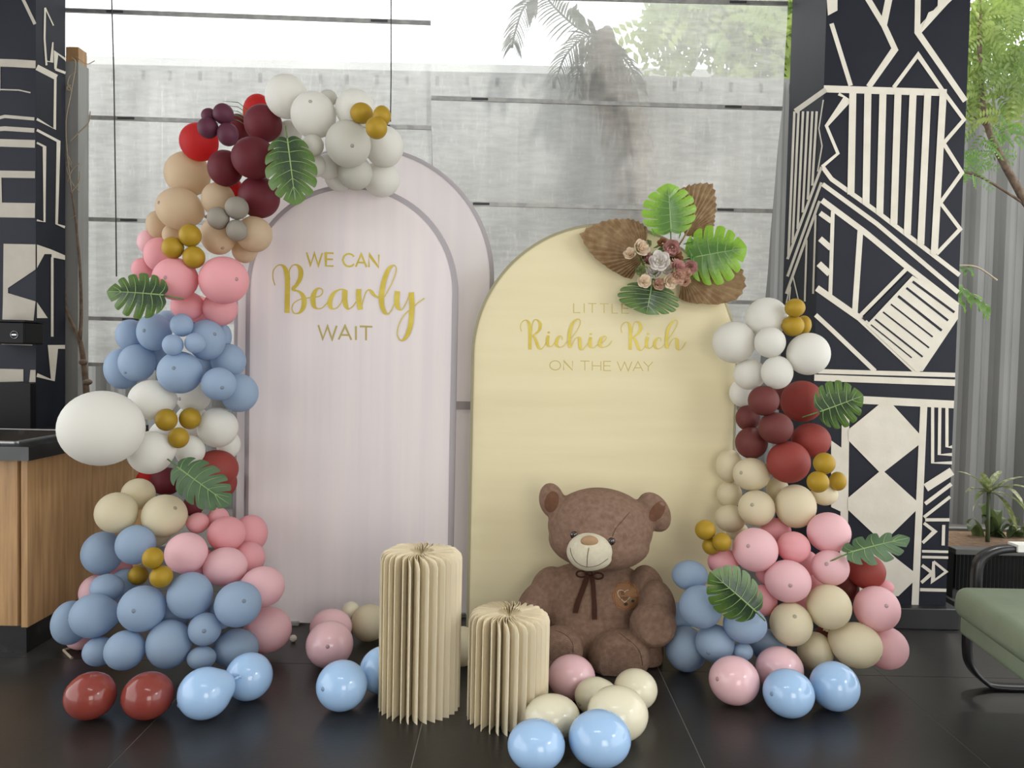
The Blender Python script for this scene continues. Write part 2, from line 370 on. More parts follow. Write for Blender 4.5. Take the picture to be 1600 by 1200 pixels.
def arch_panel(label, xl, xr, zt, Y, th, mf, me, round_, dome, lip=.02, zb=.012):
    root = empty('arch_panel', ((xl+xr)/2, Y, 0), label, 'backdrop panel')
    rings = [(0, 0)] + [(round_*(1-math.cos(a)), -th*0-dome*math.sin(a)) for a in [R(15*k) for k in range(1, 7)]]
    P0 = arch_outline(xl, xr, zt, Y); V, Fc = [], []
    for ins, dy in rings:
        for (x, z) in arch_outline(xl, xr, zt, Y, ins): V.append(Vector((x, Y+dy, max(zb, z))))
    n = len(P0)
    for k in range(len(rings)-1):
        for i in range(n-1): Fc.append((k*n+i, k*n+i+1, (k+1)*n+i+1, (k+1)*n+i))
    b = (len(rings)-1)*n; h = n//2          # face strips left-right
    for i in range(h): Fc.append((b+i, b+i+1, b+n-2-i, b+n-1-i)) if i+1 < n-2-i else Fc.append((b+i, b+i+1, b+n-1-i))
    Fc = [f[::-1] for f in Fc]
    child('fabric_cover', (V, Fc), mf, root, True)
    V, Fc = [], []                           # side band
    for dy in (0, th):
        for (x, z) in P0: V.append(Vector((x, Y+dy, max(zb, z))))
    for i in range(n-1): Fc.append((i, i+1, n+i+1, n+i))
    # front lip of the band: a narrow strip in the seam colour
    o = len(V); 
    amax = math.acos(1-min(.98, lip/round_))
    LR = [(-.003, .004), (-.003, -.003)]+[(round_*(1-math.cos(amax*q/4)), -dome*math.sin(amax*q/4)-.0014) for q in range(1, 5)]
    for ins, dy in LR:
        for (x, z) in arch_outline(xl, xr, zt, Y, ins): V.append(Vector((x, Y+dy, max(zb, z))))
    for k in range(len(LR)-1):
        for i in range(n-1): Fc.append((o+k*n+i, o+k*n+i+1, o+(k+1)*n+i+1, o+(k+1)*n+i))
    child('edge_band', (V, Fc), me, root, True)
    for s in (xl+.10, xr-.26):               # feet
        bevel(child('foot', box(s, s+.16, Y-.03, Y+th+.08, 0, .02), m_steel, root), .003)
    return root
YP = 3.50
def zx(px, py, Y): p = at(px, py, Y); return p.x, p.z
# rear pink arch
Yb = 3.66
xl = zx(366, 640, Yb)[0]; xr = zx(771, 440, Yb)[0]; zt = zx(575, 229, Yb)[1]
a1 = arch_panel('tall wide pale pink arch panel with grey seam, behind the lettered pink arch', xl, xr, zt, Yb, .045, m_pink_back, m_grey_edge, .03, .014, .018)
z1 = at(723, 633, Yb).z; xb_ = at(700, 633, Yb).x
child('brace', box(xb_, xb_+.16, Yb-.035, Yb-.014, z1-.019, z1+.019), m_grey_edge, a1)
# front pink arch
xl = zx(384, 640, YP)[0]; xr = zx(714, 500, YP)[0]; zt = zx(553, 289, YP)[1]
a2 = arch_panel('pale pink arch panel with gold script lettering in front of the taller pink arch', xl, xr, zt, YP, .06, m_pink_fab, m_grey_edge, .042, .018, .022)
XLP = xl
# yellow arch
YY = 3.46
xl = zx(736, 640, YY)[0]; xr = zx(1152, 560, YY)[0]; zt = zx(948, 350, YY)[1]
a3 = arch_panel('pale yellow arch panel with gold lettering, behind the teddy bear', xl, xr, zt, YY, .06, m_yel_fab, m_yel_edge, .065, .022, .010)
# ---- lettering
LET = {'W': [[(0,0),(.25,1),(.5,.05),(.75,1),(1,0)]], 'E': [[(1,0),(0,0),(0,1),(1,1)],[(0,.48),(.92,.48)]],
 'C': [[(1,.22),(.85,.07),(.6,0),(.35,.03),(.12,.2),(0,.5),(.12,.8),(.35,.97),(.6,1),(.85,.93),(1,.78)]],
 'A': [[(0,1),(.5,0),(1,1)],[(.18,.66),(.82,.66)]], 'N': [[(0,1),(0,0),(1,1),(1,0)]], 'I': [[(.5,0),(.5,1)]],
 'T': [[(0,0),(1,0)],[(.5,0),(.5,1)]], 'L': [[(0,0),(0,1),(1,1)]],
 'O': [[(.5+.5*math.sin(2*math.pi*k/20), .5-.5*math.cos(2*math.pi*k/20)) for k in range(21)]],
 'H': [[(0,0),(0,1)],[(1,0),(1,1)],[(0,.5),(1,.5)]], 'Y': [[(0,0),(.5,.52),(1,0)],[(.5,.52),(.5,1)]]}
def caps(parent, word, y0, y1, slope, x00, wd, Yp, m):
    for ch, xa, xb in word:
        parts = []
        for s in LET[ch]:
            P = [Vector((xa+(xb-xa)*u, y0+(y1-y0)*v+slope*(xa+(xb-xa)*u-x00))) for u, v in s]
            parts.append(ribbon(P, lambda t, i, n: wd, (0, Yp, 0), Vector((0,-1,0)), .001))
        child('letter', join(*parts), m, parent)
def script(parent, strokes, ox, oy, sc, thin, thick, Yp, m, dots=()):
    parts = []
    for k, s in enumerate(strokes):
        C = catmull([(ox+x/sc, oy+y/sc, 0) for x, y in s], 7); P = [Vector((c.x, c.y)) for c in C]
        n = len(P); W = []
        for i in range(n):
            a, b = P[max(i-2, 0)], P[min(i+2, n-1)]; t = (b-a).normalized()
            W.append(thin+(thick-thin)*max(0, t.y)**2.2)
        W = [sum(W[max(0, i-3):i+4])/len(W[max(0, i-3):i+4]) for i in range(n)]
        child('script_letter', ribbon(P, lambda t, i, n_, W=W: W[i], (0, Yp, 0), Vector((0,-1,0)), .001+.0003*k), m, parent)
    for x, y in dots:
        c = (ox+x/sc, oy+y/sc); child('letter_dot', poly([(c[0]+2.1*math.cos(a*math.pi/5), c[1]+1.6*math.sin(a*math.pi/5)) for a in range(10)], (0, Yp, 0), Vector((0,-1,0)), .001), m, parent)
Yl = YP-.0185
z5 = lambda x: 410+x/5.926
caps(a2, [('W',z5(410),z5(555)),('E',z5(588),z5(660)),('C',z5(745),z5(848)),('A',z5(865),z5(965)),('N',z5(988),z5(1078))], 394.5, 414.5, .030, z5(410), 2.6, Yl, m_gold)
caps(a2, [('W',z5(518),z5(688)),('A',z5(706),z5(824)),('I',z5(855),z5(878)),('T',z5(902),z5(1018))], 508, 529.5, .030, z5(518), 2.8, Yl, m_gold_thin)
script(a2, [[(118,390),(98,320),(105,250),(150,203),(195,212),(222,265),(233,350),(232,500),(230,645)],
 [(255,340),(250,260),(280,205),(325,205),(355,250),(352,320),(318,385),(285,427),(345,450),(385,505),(385,580),(350,640),(300,650),(275,610),(290,560),(340,525),(400,510),(460,500),(520,495),(558,462),(552,425),(515,420),(480,465),(470,535),(490,595),(545,605),(590,565),(625,520)],
 [(775,432),(720,428),(660,465),(625,545),(642,602),(690,600),(735,540),(762,450)], [(765,435),(765,540),(790,605),(830,592),(870,540)],
 [(893,425),(893,520),(908,615)], [(915,615),(935,525),(965,445),(1000,437),(1040,485),(1095,512)],
 [(1110,520),(1140,480),(1190,390),(1232,285),(1238,225),(1210,205),(1165,250),(1125,360),(1105,480),(1112,590),(1150,655),(1190,630),(1225,560)],
 [(1252,445),(1245,540),(1262,602),(1297,612),(1340,535),(1365,460)], [(1380,455),(1386,560),(1380,700),(1362,800),(1322,880),(1280,900),(1250,845),(1265,755),(1310,670),(1385,602),(1445,550),(1502,508)]],
 410, 380, 5.926, 1.5, 8.0, Yl, m_gold)
Yl = YY-.0225
y7 = lambda x: 760+x/4.444
caps(a3, [('L',y7(606),y7(652)),('I',y7(668),y7(690)),('T',y7(706),y7(765)),('T',y7(786),y7(848)),('L',y7(872),y7(912)),('E',y7(940),y7(990))], 474, 488.5, .012, y7(606), 1.3, Yl, m_gold_thin)
caps(a3, [('O',y7(440),y7(515)),('N',y7(536),y7(598)),('T',y7(652),y7(715)),('H',y7(735),y7(795)),('E',y7(815),y7(865)),('W',y7(908),y7(1010)),('A',y7(1018),y7(1086)),('Y',y7(1092),y7(1155))], 563.5, 578, .012, y7(440), 1.3, Yl, m_gold_thin)
R1 = [[(160,300),(140,230),(160,150),(220,110),(265,130),(293,200),(300,350),(297,600)],
 [(330,290),(335,190),(370,110),(420,105),(462,150),(470,210),(450,280),(400,330),(345,365)], [(345,362),(380,410),(410,480),(440,560),(480,595),(530,550),(575,470)],
 [(605,365),(590,450),(600,530),(645,550),(690,510),(740,440)], [(840,440),(832,385),(790,375),(748,440),(742,520),(790,562),(850,545),(900,490),(990,400),(1070,300),(1130,190),(1135,115),(1095,90),(1040,125),(985,220),(957,350),(955,480),(972,565)],
 [(985,545),(1040,440),(1090,395),(1125,405),(1132,480),(1140,570),(1168,602),(1215,560),(1275,480)], [(1310,395),(1300,480),(1312,558),(1360,572),(1410,530),(1490,490),(1560,430),(1568,385),(1520,383),(1475,440),(1462,510),(1490,560),(1560,555),(1620,515),(1665,450)]]
script(a3, R1, 800, 490, 10.667, 1.0, 4.6, Yl, m_gold, [(612,315),(1312,340)])
R2 = [[(230,320),(215,240),(245,170),(300,142),(348,170),(368,250),(372,400),(368,602)], [(405,320),(415,220),(450,140),(505,138),(540,190),(542,260),(500,330),(430,387)],
 [(415,390),(460,450),(500,560),(542,615),(590,582),(635,500)], [(660,390),(640,480),(652,560),(700,577),(750,535),(795,465)],
 [(880,460),(877,412),(832,405),(788,460),(777,530),(812,582),(870,575),(940,515),(1020,400),(1090,300),(1148,195),(1155,125),(1112,108),(1055,160),(1000,260),(977,380),(975,500),(992,582)],
 [(1000,565),(1050,460),(1108,408),(1148,430),(1150,500),(1155,580),(1190,606),(1240,565),(1298,468)]]
script(a3, R2, 950, 490, 10.667, 1.0, 4.6, Yl, m_gold, [(665,340)])
# ------------------------------------------------------------ balloons
BM = {
 'W': ('white', balloon_mat('white_latex', (.74,.73,.68), .30, (.92,.90,.84))),
 'V': ('off-white', balloon_mat('offwhite_latex', (.56,.55,.49), .25, (.8,.78,.7))),
 'M': ('maroon', balloon_mat('maroon_latex', (.13,.024,.034), .25, (.55,.02,.03))),
 'N': ('dark brown-red', balloon_mat('brownred_latex', (.145,.040,.036), .15, (.5,.06,.05))),
 'R': ('bright red', balloon_mat('red_latex', (.42,.035,.035), .45, (.95,.05,.05))),
 'K': ('brick red', balloon_mat('brick_latex', (.28,.055,.045), .20, (.7,.06,.05))),
 'D': ('dark plum', balloon_mat('plum_latex', (.085,.020,.040), .06, (.3,.02,.05))),
 'B': ('light blue', balloon_mat('blue_latex', (.34,.44,.56), .30, (.38,.56,.84))),
 'P': ('pink', balloon_mat('pink_latex', (.78,.41,.44), .30, (1,.40,.42))),
 'Q': ('pale pink', balloon_mat('pale_pink_latex', (.80,.53,.56), .28, (1,.55,.58))),
 'C': ('cream', balloon_mat('cream_latex', (.70,.63,.45), .25, (.85,.75,.50))),
 'T': ('tan', balloon_mat('tan_latex', (.58,.46,.33), .35, (.92,.76,.50))),
 'S': ('taupe grey', balloon_mat('taupe_latex', (.27,.24,.20), .10, (.5,.45,.35))),
 'G': ('gold', balloon_mat('gold_latex', (.34,.215,.018), 0, None, .5, .12)),
 # shiny ones lying on the floor
 'b': ('light blue', balloon_mat('glossy_blue_latex', (.38,.57,.82), .12, (.4,.65,1), .12, 0, .6)),
 'p': ('pale pink', balloon_mat('glossy_pink_latex', (.80,.52,.55), .12, (1,.6,.62), .14, 0, .5)),
 'c': ('cream', balloon_mat('glossy_cream_latex', (.78,.73,.55), .12, (.9,.8,.6), .16, 0, .5)),
 'k': ('brick red', balloon_mat('glossy_brick_latex', (.25,.050,.038), .12, (.7,.06,.05), .14, 0, .5)),
}
m_tip = {k: mat('tip_'+v[0].replace(' ', '_')+('_gloss' if k.islower() else ''), tuple(.45*c for c in v[1].node_tree.nodes['Principled BSDF'].inputs['Base Color'].default_value[:3]), .5) for k, v in BM.items()}
# cx cy w h colour layer tip | phrase ; '!' layer = on the floor
TXT = '''
# A
448 151 68 70 W 1 | at the very top of the arch garland
490 180 71 74 W 0 486,162 | with a dark spot near its top, right below the topmost white balloon
555 170 62 62 W 2 | behind the topmost gold trio
544 225 71 74 V 0 551,228 | with a centre spot, below the topmost gold trio
600 229 61 65 W 1 | at the right end of the arch garland against the rear pink arch
555 270 54 54 V 1 | just under the large spotted one at the arch end
596 280 58 56 W 2 | lowest at the arch's right end
530 277 46 44 W 3 | half hidden at the lower edge of the arch end
489 227 34 34 V -1 | small, between the upper monstera leaf and the large spotted off-white one
491 258 36 38 V 1 | small, hidden behind the right edge of the upper monstera leaf
512 260 40 40 W 2 | squeezed behind the small off-white balloons at the arch end
453 208 38 40 W 2 | peeking out between the maroon balloons and the spotted white one
513 153 28 26 V 3 | tiny sliver behind the two upper white balloons
565 177 36 33 G -1 | left one of the topmost trio
597 181 28 32 G -1 | right one of the topmost trio, partly hidden
588 200 34 35 G -2 | lower one of the topmost trio
404 176 48 58 R 3 | glowing behind the topmost maroon balloon
411 193 60 60 M 1 | topmost, beside the white ones of the arch
311 222 62 60 R 2 | glowing at the upper left outside of the arch
372 203 42 50 M 3 | behind the small plum trio at the arch top
397 247 72 66 M 0 | largest and frontmost, left of the upper monstera leaf
352 263 56 57 M 1 | dark one below the plum trio
405 308 66 66 M 1 | lowest of the arch, touching the leaf's lower left edge
365 296 30 36 R 3 | small glimpse between two maroon balloons above the tan ones
349 178 33 33 D -1 | top one of the small trio
325 200 34 33 D -1 | left one of the small trio
356 210 34 37 D -2 | lower right one of the small trio
327 181 26 24 D 1 | mostly hidden behind the small trio
293 272 74 70 T 2 | uppermost tan one at the arch's left shoulder
280 326 75 66 T 1 254,319 | with a dark spot at its left, left of the taupe trio
341 312 54 54 T 1 | just above the small taupe trio
370 325 38 36 S -1 | upper one of the small trio
341 341 36 35 S -1 | left one of the small trio
370 360 34 34 S -2 | lower one of the small trio
397 366 58 56 T 1 | rightmost tan one, against the front pink arch's shoulder
341 368 56 60 T 1 350,390 | behind and left of the lower taupe one
247 351 38 44 T 3 | sliver at the far left of the tan ones
268 367 30 32 T 2 | small, behind the second gold trio
382 392 40 38 T 3 | peach-lit, behind the rightmost tan balloon
297 368 36 36 G -1 | upper one of the trio among the tan balloons
270 387 36 34 G -1 | left one of the trio among the tan balloons
303 402 36 35 G -2 | lower one of the trio among the tan balloons
232 378 36 38 Q 3 | highest sliver on the far left of the pinks
250 398 52 54 P 2 226,400 | left of the gold trio, behind the big pink pair
223 420 36 34 P 3 | at the far left above the left monstera leaf
274 436 74 66 P 0 260,434 | left one of the big front pair, with a spot at left
350 438 80 74 P 0 374,436 | right one of the big front pair, with a spot at right
293 478 54 46 P 1 | under the left one of the big pair, above the blues
344 482 56 54 P 1 | under the right one of the big pair, above the blues
312 484 40 44 P 3 | wedged between the two lower pinks above the blues
204 524 48 50 B 3 | backlit, under the left monstera leaf
241 519 56 58 B 1 228,517 | with a dark spot, left of the small blue trio
262 500 40 30 B 3 | pale sliver under the base of the left monstera leaf
284 508 37 36 B -1 | top one of the small trio
270 539 34 33 B -1 | lower left one of the small trio
305 536 34 32 B -1 | lower right one of the small trio
323 531 60 64 B 1 339,521 | behind the right of the small trio, spot at upper right
348 526 28 40 B 3 | sliver at the right edge beside the rear pink arch
192 576 60 64 B 3 | backlit crescent at the far left, above the giant white balloon
214 567 60 58 B 1 198,579 | with a spot lower left, in front of the backlit crescent
281 582 73 66 B 0 272,576 | largest front blue in the centre of the upper blues
357 564 56 54 B 2 | at the right, touching the front pink arch's edge
342 600 56 52 B 0 348,606 | with a spot, lower right in front of another blue
374 614 61 60 B 1 | lowest right one of the upper blues, over the pink arch
250 560 40 40 B 3 | hidden at the heart of the upper blues
321 570 40 40 B 3 | hidden right of centre in the upper blues
159 669 142 118 W 2 | giant, sticking out at the left above the counter
237 625 76 63 W 1 209,626 | right above the giant one, faint spot at left
302 620 56 50 W 3 | behind, under the largest front blue
340 668 66 63 W 1 | right of the middle gold trio
235 707 75 68 W 0 204,717 | left below the middle gold trio, faint spot at left
297 704 49 48 W 1 | small, right under the middle gold trio
357 695 38 44 W 3 | sliver by the arch edge above the brick red one
260 656 36 35 G -1 | left one of the middle trio between whites
297 654 35 34 G -1 | right one of the middle trio between whites
279 684 34 33 G -2 | lower one of the middle trio between whites
338 733 72 61 K 1 | big one above the middle monstera leaf
346 754 50 50 K 2 | partly hidden behind the big one by the middle leaf
260 752 54 44 M 3 | in shade left behind the middle monstera leaf
232 752 40 44 R 4 | glimpse between white and cream balloons at left
302 790 34 34 M 3 | small dark glimpse under the middle monstera leaf
182 801 71 65 C 0 | leftmost cream one in front of the wooden counter
216 772 56 50 C 1 | upper cream one behind the leftmost
257 806 75 68 C 0 279,791 | right cream one with the leaf's tip over it
309 817 37 33 P 0 | small left one under the middle monstera leaf
341 812 36 40 P 1 | small right one under the middle monstera leaf
291 864 70 66 Q 0 | left front one of the lower left pinks
354 834 62 56 P 1 | below the small pink pair
391 834 56 60 P 2 | uppermost right, against the pink arch's left edge
352 885 72 62 Q 1 | centre one of the lower left pinks above the blues
388 872 54 54 P 2 | behind, right of the centre pink
410 917 72 66 Q 1 | second lowest of the right-hand pinks on the arch's corner
418 984 78 74 Q 2 | lowest large one at the arch's foot
190 888 36 40 P 4 | glimpse behind the left blues and gold trio
150 925 56 56 Q 4 | sliver behind the left blues
128 992 60 48 Q 4 | sliver under the leftmost blue
160 864 69 69 B 1 | upper left one before the counter's wooden side
212 851 66 63 B 0 | above the lowest left gold trio
239 872 35 35 G -2 | top one of the lowest left trio
216 899 33 31 G -1 | left one of the lowest left trio
252 901 38 36 G -1 | right one of the lowest left trio
167 918 56 44 B 2 | shaded, behind, left of the lowest gold trio
197 914 56 54 B 2 | shaded, directly behind the lowest gold trio
146 962 79 72 B 0 110,965 | big, near the left end with a spot at its left rim
110 973 62 72 B 2 | leftmost of all, half hidden
222 951 79 75 B 0 210,954 | big front one below the gold trio with a spot
297 930 74 75 B 0 | big one right of the gold trio
372 944 76 74 B 0 383,938 | rightmost big one with a spot, over the pinks
320 983 54 54 B 0 319,986 | smaller one with a spot in the middle of the lower blues
264 1006 74 81 B 0 | egg-shaped at the bottom centre
195 1016 68 65 B 0 | bottom one left of the egg-shaped one
155 1018 56 48 B 2 | dark, behind at the bottom left
369 1013 74 64 B 1 | bottom right, behind the shiny floor pair
315 1028 48 38 B 2 | dark, deep at the bottom right of the egg-shaped one
272 965 50 50 B 3 | dark, hidden between the big blues
141 1087 88 79 k ! | left one of the floor pair at lower left
231 1087 87 79 k ! | right one of the floor pair at lower left
320 1083 89 86 b ! 284,1100 | with a dark spot, next to the brick red floor pair
389 1057 77 79 b ! | rightmost of the lower left floor row
515 1007 76 77 p ! 512,1010 | with a centre spot at the foot of the pink arch
517 980 68 60 p ~ | behind the spotted pink one at the foot of the pink arch
577 973 58 60 C ! | on the floor left of the tall pleated pillar
548 955 30 32 c ~ | small sliver behind the pinks at the foot of the pink arch
534 1071 82 84 b ! 508,1076 | with a spot, on the floor left of the tall pleated pillar
600 1047 78 79 b ! | half hidden behind the tall pleated pillar
722 1010 50 66 C ~ | seen in the slot between the two pleated pillars
893 1058 76 74 p ! | at the teddy bear's feet beside the short pleated pillar
930 1088 66 64 c ! 906,1100 | small spotted one between the pink one and the largest cream one
993 1077 70 68 c ! | rightmost one in front of the bear's foot
965 1115 98 92 c ! | largest one, behind the front blue pair
863 1119 88 72 c ! | left one, at the foot of the short pleated pillar
838 1164 92 86 b ! | left one of the frontmost pair
937 1154 100 96 b ! | right one of the frontmost pair, largest blue
300 660 56 56 W 3 | behind the middle gold trio between whites
256 682 50 50 W 3 | hidden between the two left whites near the giant one
244 832 48 46 C 3 | hidden behind the creams above the lower left blues
300 500 46 40 B 3 | shaded one behind the top of the small blue trio
318 880 46 46 P 3 | hidden behind the lower left pink pair
345 960 44 50 B 3 | dark, between the two right-hand big blues at the lower left
# B
1198 496 68 62 W 2 | topmost of the right tower
1147 535 69 65 W 1 | leftmost of the right tower's top
1203 535 50 48 W 0 | small, in the centre of the right tower's top
1263 553 70 66 W 1 | rightmost, below the top gold trio of the right tower
1171 585 52 48 W 1 | lower left, above the brick red ones
1214 582 51 52 W 0 | lower centre, directly above the brick red ones
1160 614 42 44 W 2 | lowest sliver at left beside the dark red ones
1242 481 33 29 G -1 | top one of the right tower's top trio
1239 509 36 33 G -1 | lower left one of the right tower's top trio
1256 508 24 30 G 0 | half hidden one of the right tower's top trio
1193 626 50 47 N 0 | upper left one of the right tower
1253 627 69 65 K 0 | large one left of the right tower's upper leaf
1168 653 38 40 N 2 | leftmost sliver under the white ones of the right tower
1212 669 56 50 N 0 | centre one of the right tower's reds
1267 688 64 54 K 1 | right one under the upper leaf of the right tower
1232 722 70 66 K 0 | lowest large one above the creams of the right tower
1174 692 52 50 N 1 | lower left dark one of the right tower
1140 728 44 52 C 2 | highest left one of the right tower
1174 741 60 52 C 1 1155,738 | upper front one of the right tower, under the dark reds
1140 773 40 42 C 2 | middle left one at the back of the right tower
1182 794 59 57 C 0 1174,788 | front one with a spot, centre of the right tower
1243 791 66 69 C 1 | large one between the lowest brick red and the pinks
1141 810 50 44 C 2 | lower left one just right of the left gold trio
1288 772 44 36 C 3 | pale sliver behind the right gold trio
1152 830 36 30 C 3 | lowest sliver behind the left gold trio
1288 724 36 34 G -1 | top one of the trio beside the painted pillar
1278 753 36 34 G -2 | lower left one of the trio beside the painted pillar
1309 752 28 30 G -1 | lower right one of the trio beside the painted pillar
1102 828 33 32 G -1 | left one of the trio right of the bear's ear
1128 847 30 30 G -1 | right one of the trio right of the bear's ear
1111 853 28 28 G 0 | lowest one of the trio right of the bear's ear
1180 859 73 70 Q 0 1167,852 | big left one with a spot, above the lower leaf
1295 832 71 64 Q 0 | topmost big one at right, left of the palm-like leaf
1240 855 54 50 P 1 | in the middle between the two big pinks
1212 829 50 40 P 3 | behind, under the large cream one
1297 887 62 57 Q 0 1290,880 | front one with a spot, left of the shaded brick red one
1231 908 75 68 Q 0 1235,914 | lower front one with a centre spot, above the creams
1130 878 50 44 P 2 | behind the top of the lower monstera leaf
1262 880 36 40 P 3 | small glimpse behind the spotted pinks
1200 895 40 40 P 3 | shaded glimpse between the lower leaf and the pinks
1275 915 40 36 P 3 | shaded glimpse above the upper cream floor-level one
1354 893 62 56 K 1 | right under the palm-like leaf
1325 920 36 40 N 3 | dark glimpse below the palm-like leaf's balloon
1382 918 32 24 P 3 | dusky sliver right of the brick red one
1078 899 58 48 B 1 | greyish top one right of the bear's arm
1095 948 69 70 B 0 | large one left of the lower monstera leaf
1164 976 71 60 B 0 | right below the lower monstera leaf
1117 1005 63 61 B 0 1107,1020 | lower front one with a spot, right of the bear
1072 1014 66 74 B 2 | dark one in the shade by the bear's foot
1161 1018 32 30 B 2 | tiny dark one between the lower blues and the floor pinks
1200 1008 60 52 B 3 | dark one under the left cream one
1060 965 50 50 B 3 | dark one tucked behind the bear's arm
1236 975 69 71 C 0 1242,962 | left front one in the right tower's base
1295 948 73 73 C 0 | upper one in the right tower's base
1338 1008 84 74 C 0 1370,1023 | largest, lower right in the right tower's base
1274 1018 58 64 C 1 | dim one low between the two bigger creams
1291 990 34 30 N 3 | tiny dark glimpse among the base creams
1370 951 76 73 Q 0 1384,947 | right one with a spot, under the brick red one
1384 1012 74 70 Q 1 | lowest right one behind the largest cream one
1147 1063 82 80 p ! 1116,1060 | front left one with a spot on the floor, right group
1218 1046 78 76 p ! | behind the spotted floor ones, right group
1232 1083 84 80 b ! 1200,1084 | left one of the right-hand floor pair, with a spot
1304 1072 82 81 b ! | right one of the right-hand floor pair
1192 938 46 50 P 3 | shaded filler behind the base of the lower leaf
1255 945 40 44 P 3 | shaded sliver between the two upper base creams
1215 765 36 40 C 3 | hidden between the tower's creams and brick reds
1222 622 34 40 N 3 | hidden between the large brick red and its dark neighbour
'''
BL = []; sec = 'A'
for ln in TXT.strip().splitlines():
    if ln[0] == '#': sec = ln[2]; continue
    a, ph = ln.split('|'); t = a.split()
    BL.append(dict(x=float(t[0]), y=float(t[1]), w=float(t[2]), h=float(t[3]), c=t[4], l=t[5], tip=tuple(map(float, t[6].split(','))) if len(t) > 6 else None, ph=ph.strip(), sec=sec))
HZ = lambda px: 600 - F*math.tan(PITCH) + (px-800)*math.tan(ROLL)
def geom(b):
    D = b['D']; c = at(b['x'], b['y'], D)
    tx, tz = (b['x']-800)/F, (b['y']-HZ(b['x']))/F
    b['rx'] = b['w']/2*D/F/math.sqrt(1+tx*tx); b['rz'] = b['h']/2*D/F/math.sqrt(1+tz*tz)
    b['r'] = (b['rx']+b['rz'])/2; b['p'] = c
def floorD(b, gap=0.0):
    lo, hi = 1.5, 4.5
    for _ in range(40):
        b['D'] = (lo+hi)/2; geom(b)
        if b['p'].z-b['rz'] > gap: lo = b['D']
        else: hi = b['D']
    b['D'] = lo; geom(b)
for b in BL:
    b['fix'] = b['l'] in '!~'
    if b['l'] == '!' : floorD(b, .002); continue
    if b['l'] == '~': b['D'] = 3.30; geom(b); b['max'] = 3.36; b['fix'] = False; b['l'] = '2'; b['D'] = 3.24; geom(b); b['min'] = 3.0
    y = b['y']; L = float(b['l'])
    if b['sec'] == 'A': base = 3.18 if y < 780 else 3.18-.30*min(1, (y-780)/170)
    else: base = 3.16 if y < 760 else 3.16-.22*min(1, (y-760)/170)
    if 'min' not in b: b['D'] = base+.105*L
    if b['w'] > 120: b['D'] = 2.9; b['min'] = 2.85
    lim = 3.58
    if b['sec'] == 'A':
        if b['x']+b['w']/2 > 366: lim = 3.62
        if b['x']+b['w']/2 > 384 and b['y'] > 300: lim = 3.45
        if b['x'] > 430 and b['y'] + b['h']/2 > 285: lim = 3.45
        if b['x']-b['w']/2 < 200 and b['y'] > 700 and b['y'] < 1030: lim = 3.3
    elif b['x']-b['w']/2 < 1155: lim = 3.42
    if b['w'] > 120: lim = 3.1
    geom(b); b['max'] = lim-b['r']
    f = dict(b); floorD(f, .004); b['max'] = min(b['max'], f['D'])
    b['D'] = min(b['D'], b['max']); geom(b)
    b['D0'] = b['D']
for it in range(220):
    for i, a in enumerate(BL):
        for b in BL[i+1:]:
            dx = a['p'].x-b['p'].x; dz = a['p'].z-b['p'].z; s = .95*(a['r']+b['r'])
            q = dx*dx+dz*dz
            if q >= s*s: continue
            dy = b['D']-a['D']
            if q+dy*dy >= s*s: continue
            la = -9 if a['fix'] else float(a['l']); lb = -9 if b['fix'] else float(b['l'])
            sg = 1 if (lb > la or (lb == la and dy >= 0)) else -1
            need = (math.sqrt(s*s-q) - sg*dy)*.25
            if not a['fix']: a['D'] -= sg*need*.5
            if not b['fix']: b['D'] += sg*need*.5
            for t in (a, b):
                if not t['fix']:
                    t['D'] = max(min(t['D'], t['max']), t.get('min', t['D0']-.30)); geom(t)
def gap(b):
    return min((b['p']-a['p']).length-.97*(a['r']+b['r']) for a in BL if a is not b)
for rep in range(2):
    for b in BL:       # nothing hangs loose: slide along the view ray until it touches a neighbour
        if b['fix'] or gap(b) <= .003: continue
        d0 = b['D']
        for k in range(1, 60):
            ok = False
            for sg in (1, -1):
                b['D'] = d0+sg*k*.006
                if b['D'] > b['max']: continue
                geom(b)
                if -.02 < gap(b) <= .002: ok = True; break
            if ok: break
        else: b['D'] = d0
        geom(b)
runs = []; cur = []
for b in BL:
    if b['w'] < 42 and 'trio' in b['ph'] and ('one ' in b['ph']) and (not cur or (cur[-1]['c'] == b['c'] and len(cur) < 3)): cur.append(b)
    else:
        if len(cur) > 1: runs.append(cur)
        cur = []
        if b['w'] < 42 and 'trio' in b['ph'] and 'one ' in b['ph']: cur = [b]
for rn in runs:        # each tied cluster of small ones is pushed back until it rests on a bigger balloon
    rest = [a for a in BL if a not in rn]
    for k in range(80):
        if min((b['p']-a['p']).length-.97*(a['r']+b['r']) for a in rest for b in rn) <= .001: break
        for b in rn: b['D'] += .006; geom(b)
